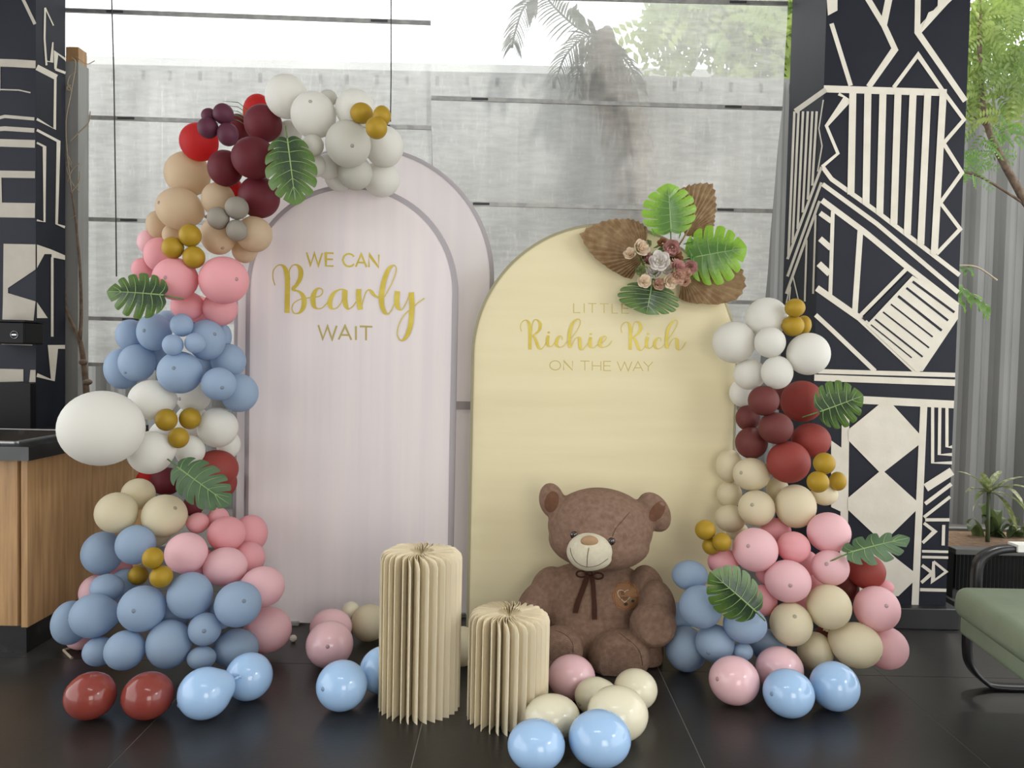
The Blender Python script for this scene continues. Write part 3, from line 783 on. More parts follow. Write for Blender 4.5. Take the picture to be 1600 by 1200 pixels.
# unit lathe-like balloon
us, uf = sphere((0, 0, 0), 1, 1, 1, 32, 20)
def make_balloon(b):
    c = b['p']; ry = b['r']*1.02; S = Vector((b['rx'], ry, b['rz']))
    rr = random.Random(int(b['x']*7+b['y']))
    toc = (CAM-c).normalized()
    if b['tip']:
        u = (b['tip'][0]-b['x'])/(b['w']/2); v = -(b['tip'][1]-b['y'])/(b['h']/2)
        ax = rt*u + up*v + toc*math.sqrt(max(.02, 1-u*u-v*v)); ax.normalize()
    else: ax = (toc*1.0+Vector((rr.uniform(-.5, .5), 0, rr.uniform(-.4, .4)))).normalized()
    V = []
    for v in us:
        d = -v.dot(ax); k = 1.0
        if d > .72: k = 1+.16*((d-.72)/.28)**1.6
        V.append(Vector((v.x*S.x, v.y*S.y, v.z*S.z))*k)
    small = b['w'] < 40
    col, m = BM[b['c']]
    o = obj('balloon', (V, uf), m, None, True, None); o.location = c
    sz = 'small ' if (small and b['c'] in 'G') else ''
    lab = f"{sz}{col} balloon, {b['ph']}"
    g = 'balloons lying on the floor' if b['fix'] else ('balloons of the left garland arch' if b['sec'] == 'A' else 'balloons of the right tower')
    if b['c'] == 'G': g = 'small gold balloons in clusters of three'
    tag(o, lab, 'balloon', g)
    Sax = Vector((ax.x*S.x, ax.y*S.y, ax.z*S.z)); k = -Sax*1.16
    dn = k.normalized()
    kn = tube([k-dn*.004, k+dn*.004, k+dn*.009, k+dn*.014, k+dn*.020], [.006 if not small else .004, .0045, .007, .0035, .009 if not small else .006], 7)
    obj('knot', kn, m, o, True)
    if b['tip'] and not small:
        n = Vector((ax.x/S.x, ax.y/S.y, ax.z/S.z)).normalized(); t1 = n.orthogonal().normalized(); t2 = n.cross(t1)
        rad = .0070; V = [Sax+n*.0028]; Fc = []
        for ring, (q, hgt) in enumerate(((.55, .0022), (1.0, .0006), (1.15, -.0006))):
            for j in range(10):
                a_ = 2*math.pi*j/10; V.append(Sax+(t1*math.cos(a_)+t2*math.sin(a_))*rad*q+n*hgt)
        for j in range(10): Fc.append((0, 1+j, 1+(j+1) % 10))
        for r_ in range(2):
            for j in range(10): Fc.append((1+r_*10+j, 11+r_*10+j, 11+r_*10+(j+1) % 10, 1+r_*10+(j+1) % 10))
        tp = obj('tip', (V, Fc), m_tip[b['c']], o, True)
    return o
for b in BL: b['obj'] = make_balloon(b)
# ------------------------------------------------------------ leaves and flowers
m_leaf = mat('monstera_green', (.045,.13,.03), .42, trans=.25, tcol=(.25,.55,.04), noise=(9, (.09,.22,.035), .35, .7), coat=.2)
m_leafl = mat('bright_monstera_green', (.07,.24,.03), .42, trans=.35, tcol=(.35,.75,.05), noise=(9, (.20,.42,.04), .35, .7), coat=.15)
m_vein = mat('pale_leaf_vein', (.24,.36,.13), .5)
m_under = mat('dusty_green', (.045,.10,.045), .55, trans=.2, tcol=(.2,.4,.12), noise=(12, (.10,.17,.09), .35, .7))
m_stem = mat('green_stem', (.10,.19,.05), .6)
def edge_mat(name, c0, c1, tr):
    m = mat(name, c0, .42, trans=tr, tcol=tuple(min(1, 2.2*c) for c in c1), coat=.2); nt = m.node_tree; N, L = nt.nodes, nt.links
    a = N.new('ShaderNodeAttribute'); a.attribute_name = 'out'; nz = N.new('ShaderNodeTexNoise'); nz.inputs['Scale'].default_value = 22
    ad = N.new('ShaderNodeMath'); ad.operation = 'MULTIPLY_ADD'; ad.inputs[1].default_value = .5; L.new(nz.outputs['Fac'], ad.inputs[0]); L.new(a.outputs['Fac'], ad.inputs[2])
    r = N.new('ShaderNodeValToRGB'); r.color_ramp.elements[0].position = .55; r.color_ramp.elements[1].position = 1.3/1.5*1.1
    r.color_ramp.elements[0].color = (*c0, 1); r.color_ramp.elements[1].color = (*c1, 1)
    L.new(ad.outputs[0], r.inputs[0]); L.new(r.outputs[0], N['Principled BSDF'].inputs['Base Color']); return m
m_leaf = edge_mat('monstera_dark_lime_edge', (.012,.034,.014), (.075,.145,.025), .14)
m_leafl = edge_mat('monstera_bright_lime_edge', (.035,.115,.025), (.21,.40,.03), .22)
def frame(base, tip, nhint):
    y = (Vector(tip)-Vector(base)); L = y.length; y.normalize(); n = Vector(nhint); n = (n-y*n.dot(y)).normalized(); x = y.cross(n)
    return L, x, y, n
def monstera(name, label, base, tip, W, nhint, m=None, parent=None, nl=6, droop=.18, slit=.22, curl=.10, seed=0, group=None, mid=True):
    """base/tip world points of the midrib, W full width in metres"""
    m = m or m_leaf; rr = random.Random(seed); base = Vector(base)
    L, X, Y, N = frame(base, tip, nhint)
    def P(side, x, y):
        z = -droop*W*(abs(x)/(W/2))**2 - curl*L*((y/L)**2) + .035*W*(1-min(1, abs(x)/(W*.12)))
        return X*(side*x)+Y*y+N*z
    def outline(k):      # k 0..1 from the back of the heart lobe to the tip
        a = R(232-232*k*1.0)   # measured from +y
        a = R(150*(1-k))
        rad = .56*L; cx = W/2*math.sin(a)**.85 if a > 0 else 0
        y = .42*L+.50*L*math.cos(a)
        if k > .85: y += L*.08*((k-.85)/.15)
        return max(0, cx), y
    V, Fc, VV, VF = [], [], [], []; OUT = []
    nu, nv = 5, 7
    for side in (1, -1):
        for i in range(nl):
            k0, k1 = i/nl, (i+1)/nl; last = i == nl-1
            sl = slit*(1+rr.uniform(-.3, .3)); st = .50+rr.uniform(-.08, .14); o = len(V); tw = rr.uniform(-.02, .02)*W
            cen = []
            for jv in range(nv+1):
                v = jv/nv
                for ju in range(nu+1):
                    u = ju/nu; uu = u
                    if v > st:
                        s_ = (v-st)/(1-st)*sl
                        lo_, hi_ = (0 if i == 0 else s_*.5), (1 if last else 1-s_*.5)
                        uu = lo_+(hi_-lo_)*u
                    k = k0+(k1-k0)*uu
                    my = .80*L*(k**.9)*(1-.0); ox, oy = outline(k)
                    vv = v*(1-.05*(2*u-1)**4) if not last else v
                    x = ox*vv; y = my+(oy-my)*vv - .05*L*math.sin(math.pi*v)*(1-k)
                    z = tw*v + .015*W*math.sin(math.pi*u)*v
                    V.append(P(side, x, y)+N*z); OUT.append(v*.75+.25*y/L)
                    if ju == nu//2+(0) and jv <= nv-1: cen.append(V[-1]+N*.0012)
            for jv in range(nv):
                for ju in range(nu):
                    q = o+jv*(nu+1)+ju; f = (q, q+1, q+nu+2, q+nu+1); Fc.append(f if side > 0 else f[::-1])
            VV.append(tube(cen, [.0016*(1-.7*t/len(cen)) for t in range(len(cen))], 4))
    ribs = [P(1, 0, L*t/10*.97)+N*.001 for t in range(11)]
    if parent is None:
        o = obj(name, (V, Fc), m, None, True); o.location = base; tag(o, label, 'leaf', group); par = o
    else:
        po = Vector((0, 0, 0)); q = parent
        while q: po += q.location; q = q.parent
        o = obj(name, (V, Fc), m, parent, True); o.location = base-po; par = o
    at_ = o.data.attributes.new('out', 'FLOAT', 'POINT'); at_.data.foreach_set('value', OUT)
    obj('midrib', tube(ribs, [.0032*(1-.07*t) for t in range(11)], 5), m_vein, par, True)
    obj('veins', join(*VV), m_vein, par, True)
    obj('stem', tube([Y*0, Y*-.03-N*.006, Y*-.07-N*.02], [.0032, .003, .003], 6), m_stem, par, True)
    return o
G1 = 'artificial monstera leaves tucked into the garland'
monstera('monstera_leaf', 'dark green monstera leaf hanging between the maroon and white balloons of the arch', at(449,218,3.05), at(462,318,2.99), .20, (.25,-1,.1), seed=3, group=G1, slit=.2)
monstera('monstera_leaf', 'curled green monstera leaf at the left, sticking out under the pink balloons', at(256,462,3.06), at(163,452,3.02), .19, (-.1,-1,.25), seed=5, group=G1, curl=.16, slit=.28)
monstera('monstera_leaf', 'dull green monstera leaf drooping below the big brick red balloon on the left', at(278,730,3.0), at(352,785,2.93), .17, (-.3,-.9,.55), m=m_under, seed=7, group=G1, curl=.22, slit=.28)
monstera('monstera_leaf', 'monstera leaf pointing right beside the brick red balloons of the right tower', at(1281,643,3.12), at(1350,618,3.08), .20, (.2,-1,.2), seed=9, group=G1, slit=.24)
monstera('monstera_leaf', 'dark green monstera leaf between the light blue and pink balloons of the right tower', at(1180,955,2.80), at(1113,895,2.76), .185, (-.2,-1,.35), seed=11, group=G1, slit=.16)
monstera('monstera_leaf', 'narrow pale-streaked leaf sticking out right above the shaded brick red balloon', at(1325,865,2.93), at(1423,836,2.93), .13, (.1,-.7,.8), m=m_under, seed=13, group=G1, slit=.4, nl=5)
# wisps of a fine palm leaf behind the arch top
pw = empty('palm_frond', at(385,180,3.35), 'thin pale green palm frond tips showing behind the dark plum trio', 'leaf')
L_ = [tube([at(395,178+k*6,3.35), at(372,160+k*7,3.36), at(348+k*4,158+k*7,3.37)], [.0025,.002,.0006], 4) for k in range(5)]
child('frond', join(*L_), m_leafl, pw, True)

# ------------------------------------------------------------ floral arrangement on the yellow arch
fa = empty('floral_arrangement', at(1035,420,3.36), 'floral arrangement of monstera leaves, dried palm spears and roses on the yellow arch', 'flower arrangement')
def dried(px0, px1, tab, D0, D1, nh, n=40, seed=1):
    """tab: (angle in degrees, reach) pairs of the spear's outline"""
    base = at(*px0, D0); L, X, Y, N = frame(base, at(*px1, D1), nh); V, Fc = [], []; rr = random.Random(seed)
    for i in range(n+1):
        ph = tab[0][0]+(tab[-1][0]-tab[0][0])*i/n
        for (a0, r0_), (a1, r1_) in zip(tab, tab[1:]):
            if a0 <= ph <= a1+1e-6: f = (ph-a0)/(a1-a0); r = L*(r0_+(r1_-r0_)*f)
        q = abs(ph)/80; ph = R(ph); r *= 1+(.016 if i % 2 else -.014)+rr.uniform(-.008, .008)
        for j in range(6):
            t = .04+.96*j/5
            V.append(X*(math.sin(ph)*r*t)+Y*(math.cos(ph)*r*t)+N*((.005 if i % 2 else -.005)*t - .10*L*t*t*q))
    for i in range(n):
        for j in range(5):
            a = i*6+j; Fc.append((a, a+1, a+7, a+6))
    o = obj('dried_palm_spear', (V, Fc), m_dry, fa); o.location = base-fa.location
    obj('stem', tube([Y*.06+N*.004, Y*-.02, Y*-.06-N*.02], .004, 6), m_drys, o, True)
m_dry = mat('dried_palm', (.21,.125,.06), .75, trans=.2, tcol=(.35,.22,.10), noise=(30, (.38,.27,.15), .4, .75))
m_drys = mat('dried_stem', (.25,.16,.08), .7)
dried((1008,400), (906,366), [(-80,.36),(-50,.46),(-30,.60),(-12,.83),(0,1),(10,.90),(37,.66),(55,.56),(80,.42)], 3.375, 3.37, (-.2,-1,.1), 46, 2)
dried((1070,368), (1113,287), [(-45,.70),(-33,.80),(-10,.93),(0,1),(12,.84),(30,.64),(50,.52),(70,.4)], 3.385, 3.39, (.2,-1,.1), 38, 3)
dried((1066,428), (1165,447), [(-70,.5),(-40,.75),(-20,.92),(0,1),(12,.95),(30,.72),(45,.55),(70,.42),(85,.36)], 3.38, 3.37, (.2,-1,.1), 42, 4)
monstera('monstera_leaf', None, at(1048,362,3.35), at(1044,286,3.32), .235, (-.1,-1,.15), m=m_leafl, parent=fa, seed=21, slit=.2, droop=.1)
monstera('monstera_leaf', None, at(1078,404,3.34), at(1168,386,3.30), .265, (.2,-1,.15), m=m_leafl, parent=fa, seed=22, slit=.22, droop=.12)
monstera('monstera_leaf', None, at(1018,446,3.35), at(1010,491,3.32), .27, (-.1,-1,-.2), m=m_leaf, parent=fa, seed=23, slit=.22, droop=.12)
RM = [mat('rose_'+n, c, .7, trans=.15, tcol=c, noise=(40, tuple(min(1, q*1.35) for q in c), .4, .7)) for n, c in
      (('cream', (.74,.62,.48)), ('dusty_pink', (.50,.27,.25)), ('white', (.70,.66,.62)), ('brown', (.26,.12,.06)), ('peach', (.60,.40,.30)), ('green', (.20,.24,.10)))]
def rose(px, py, rp, k, D=3.30, seed=0):
    c = at(px, py, D); rad = rp*1.22*D/F; rr = random.Random(seed); parts = []
    ax = (Vector((rr.uniform(-.5, .5), -1, rr.uniform(-.45, .45)))).normalized(); t1 = ax.orthogonal().normalized(); t2 = ax.cross(t1)
    for ring, (np_, r0_, r1_, h0, h1, wd) in enumerate(((3,.05,.20,.5,.85,2.6), (4,.12,.42,.3,.84,2.1), (5,.2,.66,.1,.74,1.8), (6,.25,.92,-.2,.50,1.6))):
        for p in range(np_):
            a0 = 2*math.pi*p/np_+ring*.7+rr.uniform(-.2, .2); V, Fc = [], []; nu, nv = 5, 4
            for j in range(nv+1):
                v = j/nv
                for i in range(nu+1):
                    u = i/nu-.5; a = a0+u*wd*(.55+.45*math.sin(math.pi*min(1, .25+.75*v)))
                    r = r0_+(r1_-r0_)*v**.8 + .05*v*v*math.cos(5*u); h = h0-.35+(h1-h0+.35)*v**.9 - (.12*v**4 if ring > 1 else 0) - .25*abs(u)**2*v*2
                    V.append((t1*math.cos(a)+t2*math.sin(a))*r*rad+ax*h*rad)
            for j in range(nv):
                for i in range(nu):
                    q = j*(nu+1)+i; Fc.append((q, q+1, q+nu+2, q+nu+1))
            parts.append((V, Fc))
    o = obj('rose', join(*parts), RM[k], fa, True); o.location = c-fa.location
for i, (x, y, r_, k) in enumerate(((605,590,60,0),(522,635,44,0),(650,675,52,1),(755,690,72,2),(850,582,60,1),(876,662,50,3),(890,742,56,1),(992,735,52,1),(712,780,58,2),(903,812,52,4),(838,848,52,0),(750,868,46,4),(632,852,48,0),(945,845,44,4),(775,548,34,3),(655,552,30,5),(605,765,36,5),(800,760,40,2),(960,790,40,4))):
    rose(880+x/5, 270+y/5, r_/5, k, 3.285+(i % 3)*.012, i)
# small leaves between the roses
S_ = []; BK = [(560+37*i % 470, 560+53*i % 330) for i in range(26)]
rr = random.Random(8)
for x, y in ((580,640),(620,700),(700,640),(730,600),(800,620),(680,580),(830,740),(960,690),(660,800),(720,820),(790,700),(900,640),(930,780),(860,780),(715,500),(905,520),(700,590),(740,610),(930,560),(640,740),(600,700),(960,650),(1010,700),(690,830),(820,900),(880,880), *BK):
    b_ = at(880+x/5, 270+y/5, 3.325); d = (Vector((rr.uniform(-1,1), -.5, rr.uniform(-.6,1)))).normalized(); s_ = d.orthogonal().normalized()
    S_.append(([b_, b_+d*.022+s_*.010, b_+d*.05, b_+d*.022-s_*.010, b_+d*.025+Vector((0,-.003,0))], [(0,1,4),(1,2,4),(2,3,4),(3,0,4)]))
child('small_leaves', join(*S_), m_leafl, fa)
# ------------------------------------------------------------ teddy bear
m_fur = mat('brown_plush', (.20,.122,.085), .95, spec=.1, noise=(55, (.285,.185,.135), .3, .7), bump=(330, .7), sheen=.2)
m_sole = mat('light_brown_plush', (.26,.16,.115), .95, spec=.1, noise=(60, (.33,.215,.16), .3, .7), bump=(300, .4), sheen=.3)
m_muz = mat('cream_plush', (.52,.47,.35), .9, noise=(70, (.58,.53,.41), .3, .7), bump=(260, .3), sheen=.3)
m_nose = mat('tan_velvet_nose', (.33,.20,.10), .6, bump=(200, .2))
m_eye = mat('glossy_dark_brown_eye', (.02,.008,.005), .06, coat=.8)
m_earin = mat('dark_reddish_plush', (.13,.062,.038), .95, spec=.1, noise=(55, (.17,.085,.05), .3, .7), bump=(330, .6))
m_thread = mat('dark_thread', (.045,.025,.018), .8)
m_rib = mat('brown_satin_ribbon', (.050,.020,.012), .75, spec=.15)
def ell(px, py, D, rxp, rzp, ry, rot=0, nu=28, nv=18): return sphere(at(px, py, D), rxp*D/F, ry, rzp*D/F, nu, nv, -R(rot))
parts = [ell(938,824,3.15,83,62,.165,4), ell(936,846,3.14,80,44,.160,4), ell(930,838,3.10,60,46,.13),
 ell(933,965,3.25,84,82,.16), ell(930,918,3.27,84,42,.12), ell(935,990,3.21,80,54,.15),
 # arms
 ell(858,918,3.27,28,34,.09,30), ell(835,948,3.24,27,44,.08,28), ell(815,985,3.16,28,42,.08,18),
 ell(1012,922,3.20,27,40,.080,-14), ell(1027,950,3.11,29,44,.080,-6), ell(1020,976,3.04,37,36,.085),
 # legs
 ell(1010,1016,3.16,27,36,.10), ell(967,1024,3.06,50,42,.12), ell(880,1008,3.14,34,32,.10), ell(874,1014,3.05,38,36,.10),
 # ears
 ell(862,782,3.17,20,28,.045,-12), ell(1022,800,3.17,24,34,.045,-32)]
EARS = ((862,784,11,17,-14), (1027,799,10,18,-32))
body0 = obj('body_src', join(*parts), None)
mo = body0.modifiers.new('r', 'REMESH'); mo.mode = 'VOXEL'; mo.voxel_size = .0075
ms = body0.modifiers.new('s', 'SMOOTH'); ms.factor = .5; ms.iterations = 2
dg = bpy.context.evaluated_depsgraph_get(); ev = body0.evaluated_get(dg); bm_ = bpy.data.meshes.new_from_object(ev)
bpy.data.objects.remove(body0)
bear = empty('teddy_bear', (at(935,1000,3.2).x, 3.2, 0), 'large brown plush teddy bear sitting on the floor before the yellow arch', 'teddy bear')
BV = [v.co.copy() for v in bm_.vertices]; BF = [tuple(p.vertices) for p in bm_.polygons]
for v in BV:     # soft plush dents, soles pressed flat, seat kept on the floor
    n = math.sin(v.x*31+v.z*17)*math.sin(v.z*27-v.x*9+v.y*20)*.0025; v.y += n; v.z = max(v.z, .004)
    if v.z < .33: v.y = max(v.y, 2.975+.5*max(0, abs(v.z-.14)-.10)**1.3)
child('body', (BV, BF), m_fur, bear, True)
BT = BVHTree.FromPolygons(BV, BF)
def surf(px, py, lift=.002, tree=None):
    d = ray(px, py).normalized(); h = (tree or BT).ray_cast(CAM, d)
    if h[0] is None: return at(px, py, 3.0)
    return h[0]-d*lift
def sline(P, rad, name, m, par, tree=None, lift=.001, sub=5):
    C = catmull([(x, y, 0) for x, y in P], sub)
    return child(name, tube([surf(c.x, c.y, lift, tree) for c in C], rad, 5), m, par, True)
mz = sphere(at(921,862,2.985), 36*3/F, .060, 30*3/F, 32, 20)
mzs = sphere(at(923,872,2.99), 33*3/F, .058, 18*3/F, 32, 16)
mo_ = obj('m', join(mz, mzs), None); q = mo_.modifiers.new('r', 'REMESH'); q.mode = 'VOXEL'; q.voxel_size = .004; q = mo_.modifiers.new('s', 'SMOOTH'); q.iterations = 8
dg = bpy.context.evaluated_depsgraph_get(); me_ = bpy.data.meshes.new_from_object(mo_.evaluated_get(dg)); bpy.data.objects.remove(mo_)
MV = [v.co.copy() for v in me_.vertices]; MF = [tuple(p.vertices) for p in me_.polygons]
muz = child('muzzle', (MV, MF), m_muz, bear, True); MT = BVHTree.FromPolygons(MV, MF)
child('nose', sphere(surf(921,846,-.004,MT), 14*2.93/F, .014, 9.5*2.93/F, 20, 12), m_nose, muz, True)
sline([(920,856),(918,868),(917,886)], .0012, 'mouth_stitch', m_thread, muz, MT)
sline([(891,856),(893,866),(901,879),(917,886),(935,883),(950,873)], .0012, 'mouth_stitch', m_thread, muz, MT)
for x, y in ((897,836),(955,846)): child('eye', sphere(surf(x,y,-.001), .0155, .010, .0155, 18, 12), m_eye, bear, True)
sline([(984,800),(974,812),(962,826),(957,838)], .0009, 'seam', m_thread, bear)
sline([(968,989),(978,997),(992,1008),(1001,1022),(1004,1040)], .0011, 'seam', m_thread, bear)
sline([(868,985),(884,992),(894,1004),(896,1020)], .0011, 'seam', m_thread, bear)
for x, y, a_, b_, ro in EARS:
    C = [(x+a_*math.cos(t)*math.cos(R(ro))-b_*math.sin(t)*math.sin(R(-ro)), y+a_*math.cos(t)*math.sin(R(ro))*-1+b_*math.sin(t)*math.cos(R(ro))) for t in [2*math.pi*i/20 for i in range(20)]]
    V = [surf(x, y, .001)]+[surf(px+(x-px)*.45, py+(y-py)*.45, .0025) for px, py in C]+[surf(px, py, .001) for px, py in C]
    child('inner_ear', (V, [(0, 1+(i+1) % 20, 1+i) for i in range(20)]+[(1+i, 1+(i+1) % 20, 21+(i+1) % 20, 21+i) for i in range(20)]), m_earin, bear, True)
# ribbon bow
def strap(P, wds, name, par, lift=.006):
    V, Fc = [], []
    for (x, y), wd in zip(P, wds): V += [surf(x-wd/2, y, lift), surf(x+wd/2, y, lift)]
    for i in range(len(P)-1): Fc.append((2*i, 2*i+1, 2*i+3, 2*i+2))
    o = child(name, (V, Fc), m_rib, par); s = o.modifiers.new('s', 'SOLIDIFY'); s.thickness = .0015; return o
k0 = surf(922,896,.012)
rb = child('ribbon', sphere(k0, .012, .009, .010, 14, 8), m_rib, bear, True)
strap([(919,897),(914,912),(908,928),(902,944),(899,958)], [7,9,9,9,8], 'ribbon_tail', rb)
strap([(925,898),(927,915),(928,932),(929,950),(929,968)], [6,7,7,8,8], 'ribbon_tail', rb)
for s, (x, y) in ((-1, (908,897)), (1, (935,900))):
    c = surf(x, y, .014); child('ribbon_loop', tube([c+Vector((.020*math.cos(a), -.004*math.sin(a)*0, .013*math.sin(a))) for a in [2*math.pi*i/14 for i in range(15)]], .0038, 6), m_rib, rb, True)
# embroidered badge
m_badge = mat('rust_embroidery', (.27,.135,.06), .8, bump=(300,.3)); m_badge2 = mat('orange_thread', (.45,.18,.06), .7); m_white_th = mat('cream_thread', (.75,.68,.55), .7); m_bb = mat('grey_green_patch', (.20,.19,.12), .8)
def disc(cx, cy, rx, ry, lift, m, par, name, n=36, scal=0, k=12):
    V = [surf(cx, cy, lift)]
    for i in range(n):
        a = 2*math.pi*i/n; s = 1+scal*math.cos(k*a); V.append(surf(cx+rx*s*math.cos(a), cy+ry*s*math.sin(a), lift))
    return child(name, (V, [(0, 1+(i+1) % n, 1+i) for i in range(n)]), m, par, True)
bd = disc(978, 931, 18, 20, .003, m_badge, bear, 'badge', 60, .05, 14)
C = [(978+19.5*(1+.05*math.cos(14*a))*math.cos(a), 931+21.5*(1+.05*math.cos(14*a))*math.sin(a)) for a in [2*math.pi*i/70 for i in range(71)]]
child('badge_border', tube([surf(x, y, .003) for x, y in C], .0016, 5), m_badge2, bd)
C = [(974+11*(math.sin(a)**3)*1.0+2, 930-(11*math.cos(a)-4.2*math.cos(2*a)-1.7*math.cos(3*a))*.85) for a in [2*math.pi*i/40 for i in range(41)]]
child('badge_heart', tube([surf(x, y, .005) for x, y in C], .0011, 5), m_white_th, bd)
for P in ([(971,923),(971,929)],[(971,923),(975,924),(974,926),(971,926)],[(971,929),(975,929),(975,926)],[(970,932),(970,938)],[(970,935),(975,932),(974,938)],[(977,934),(980,932),(980,938),(977,937),(977,934)]):
    child('badge_letter', tube([surf(x, y, .0075) for x, y in P], .0010, 4), m_thread, bd)
disc(988, 934, 6, 6, .0055, m_bb, bd, 'badge_bear', 20); disc(990, 924, 3, 2.5, .006, m_thread, bd, 'badge_bear_ear', 12); disc(978, 944, 3, 2.6, .006, m_thread, bd, 'badge_bear_paw', 12); disc(989, 939, 2.6, 2.2, .0065, m_thread, bd, 'badge_bear_nose', 12)

# ------------------------------------------------------------ pleated paper pillars
m_paper = mat('cream_card', (.90,.82,.63), .75, trans=.25, tcol=(.95,.85,.62), noise=(6, (.87,.78,.58), .3, .7), stretch=(4,4,.6))
def pillar(label, px, Dc, Rp, H, n, rot):
    c = at(px, 1100, Dc); root = empty('pleated_paper_pillar', (c.x, Dc, 0), label, 'paper pillar', 'cream pleated paper pillars')
    rin = Rp*.24; co = .030; me = None
    prof = [0, .12, .4, .7, .86, .95, 1.0]
    def top(r):
        e = Rp-r
        return H-(co-math.sqrt(max(0, co*co-(co-e)**2)) if e < co else 0) - .010*math.exp(-((r-rin)/.02)**2)*0
    V, Fc = [], []; da = math.pi/n; zs = [0, .02, .5, .92, 1]
    for s in (-1, 0, 1):
        for t in prof:
            r = rin+(Rp-rin)*t
            a = da*s*(1-t)+.24*t*t
            rr_ = rin*(1.25 if s else 1)+(Rp-rin*(1.25 if s else 1))*t
            for z in zs:
                zz = z*top(rr_); V.append(Vector((rr_*math.sin(a), -rr_*math.cos(a), zz)))
    m_, k_ = len(prof), len(zs)
    # two sheets share the outer fold
    for s in (0, 2):
        for i in range(m_-1):
            for j in range(k_-1):
                A = s*m_*k_+i*k_+j; f = (A, A+1, A+k_+1, A+k_); Fc.append(f if s else f[::-1])
    me_v = []; 
    for k in range(n):
        if me is None:
            o = obj('pleat', (V, Fc), m_paper, root, False); me = o.data
            sd = o.modifiers.new('s', 'SOLIDIFY'); sd.thickness = .0012
        else:
            o = bpy.data.objects.new('pleat', me); COL.objects.link(o); o.parent = root
            sd = o.modifiers.new('s', 'SOLIDIFY'); sd.thickness = .0012
        rk = random.Random(k*3+n)
        o.rotation_euler.z = rot+2*math.pi*k/n+rk.uniform(-.015, .015); o.scale = (1, 1, 1+rk.uniform(-.006, .004))
    # the spine: a little star of folded sheets in the middle
    Vs, Fs = [], []
    for i in range(2*n):
        a = math.pi*i/n; r = rin*1.3 if i % 2 else rin*.25
        Vs += [Vector((r*math.cos(a), r*math.sin(a), H*.3)), Vector((r*math.cos(a), r*math.sin(a), H-.002-(.016 if i % 2 == 0 else 0)))]
    for i in range(2*n): a, b = 2*i, 2*((i+1) % (2*n)); Fs.append((a, b, b+1, a+1))
    obj('core_fold', (Vs, Fs), m_paper, root)
    Vc = [Vector((rin*1.1*math.cos(2*math.pi*i/24), rin*1.1*math.sin(2*math.pi*i/24), z)) for z in (0, H-.02) for i in range(24)]
    obj('core', (Vc, [(i, (i+1) % 24, 24+(i+1) % 24, 24+i) for i in range(24)]+[tuple(range(24, 48))]), m_paper, root)
    return root
def hz(px): return HZ(px)
D1 = 2.70; pillar('tall cream pleated paper pillar standing before the pink arch', 655, D1, 65*D1/F*.985, at(660, 859, D1).z, 30, .05)
D2 = 2.63; pillar('short cream pleated paper pillar beside the taller one', 793, D2, 66*D2/F*.97, at(796, 955, D2).z, 28, .0)

# ------------------------------------------------------------ wooden counter at the left
m_top = mat('black_veined_stone', (.012,.012,.012), .22, noise=(7, (.045,.045,.042), .55, .75), stretch=(1,1,1))
m_chrome = mat('brushed_steel_trim', (.45,.46,.47), .3, metal=.9)
cx = at(43, 900, 3.06).x; cyf, cyb = 3.06, 4.02; zt = .80
cab = empty('counter_cabinet', (cx, cyf, 0), 'wooden counter cabinet with side panel at the left edge', 'cabinet')
child('side_panel', box(cx-.025, cx, cyf, cyb, .12, zt), m_wood, cab)
for k in range(2): bevel(child('door', box(cx-.035-.55*(k+1), cx-.035-.55*k-.004, cyf-.002, cyf+.018, .125, zt-.005), m_wood, cab), .002)
child('carcass', join(box(cx-1.2, cx-.026, cyf+.02, YL-.005, .12, zt), box(lx+.01, cx-.026, YL-.004, cyb, .12, zt)), m_wood, cab)
child('kick_plinth', box(cx-1.2, cx-.03, cyf+.04, YL-.01, 0, .119), m_top, cab)
wt = empty('worktop', (cx, cyf, zt), 'black veined stone worktop with steel-edged sink on the wooden counter', 'worktop')
x0_, x1_ = cx-1.2, cx+.03; y0_, y1_ = cyf-.04, cyb
sx0, sx1, sy0, sy1 = cx-.75, cx-.11, cyf+.10, cyf+.60
zb_, zt_ = zt, zt+.055
child('slab', join(box(x0_, sx0, y0_, YL-.005, zb_, zt_), box(sx1, x1_, y0_, YL-.005, zb_, zt_), box(lx+.01, x1_, YL-.005, y1_, zb_, zt_), box(sx0, sx1, y0_, sy0, zb_, zt_), box(sx0, sx1, sy1, YL-.005, zb_, zt_)), m_top, wt)
child('sink_bowl', join(box(sx0, sx1, sy0, sy1, zt_-.2, zt_-.19), box(sx0, sx0+.006, sy0, sy1, zt_-.19, zt_-.004), box(sx1-.006, sx1, sy0, sy1, zt_-.19, zt_-.004)), m_cord, wt)
child('sink_trim', join(box(sx1-.012, sx1+.012, sy0, sy1, zt_, zt_+.004), box(sx0, sx1, sy0-.012, sy0+.006, zt_, zt_+.004), box(sx0, sx1, sy1-.006, sy1+.012, zt_, zt_+.004)), m_chrome, wt)
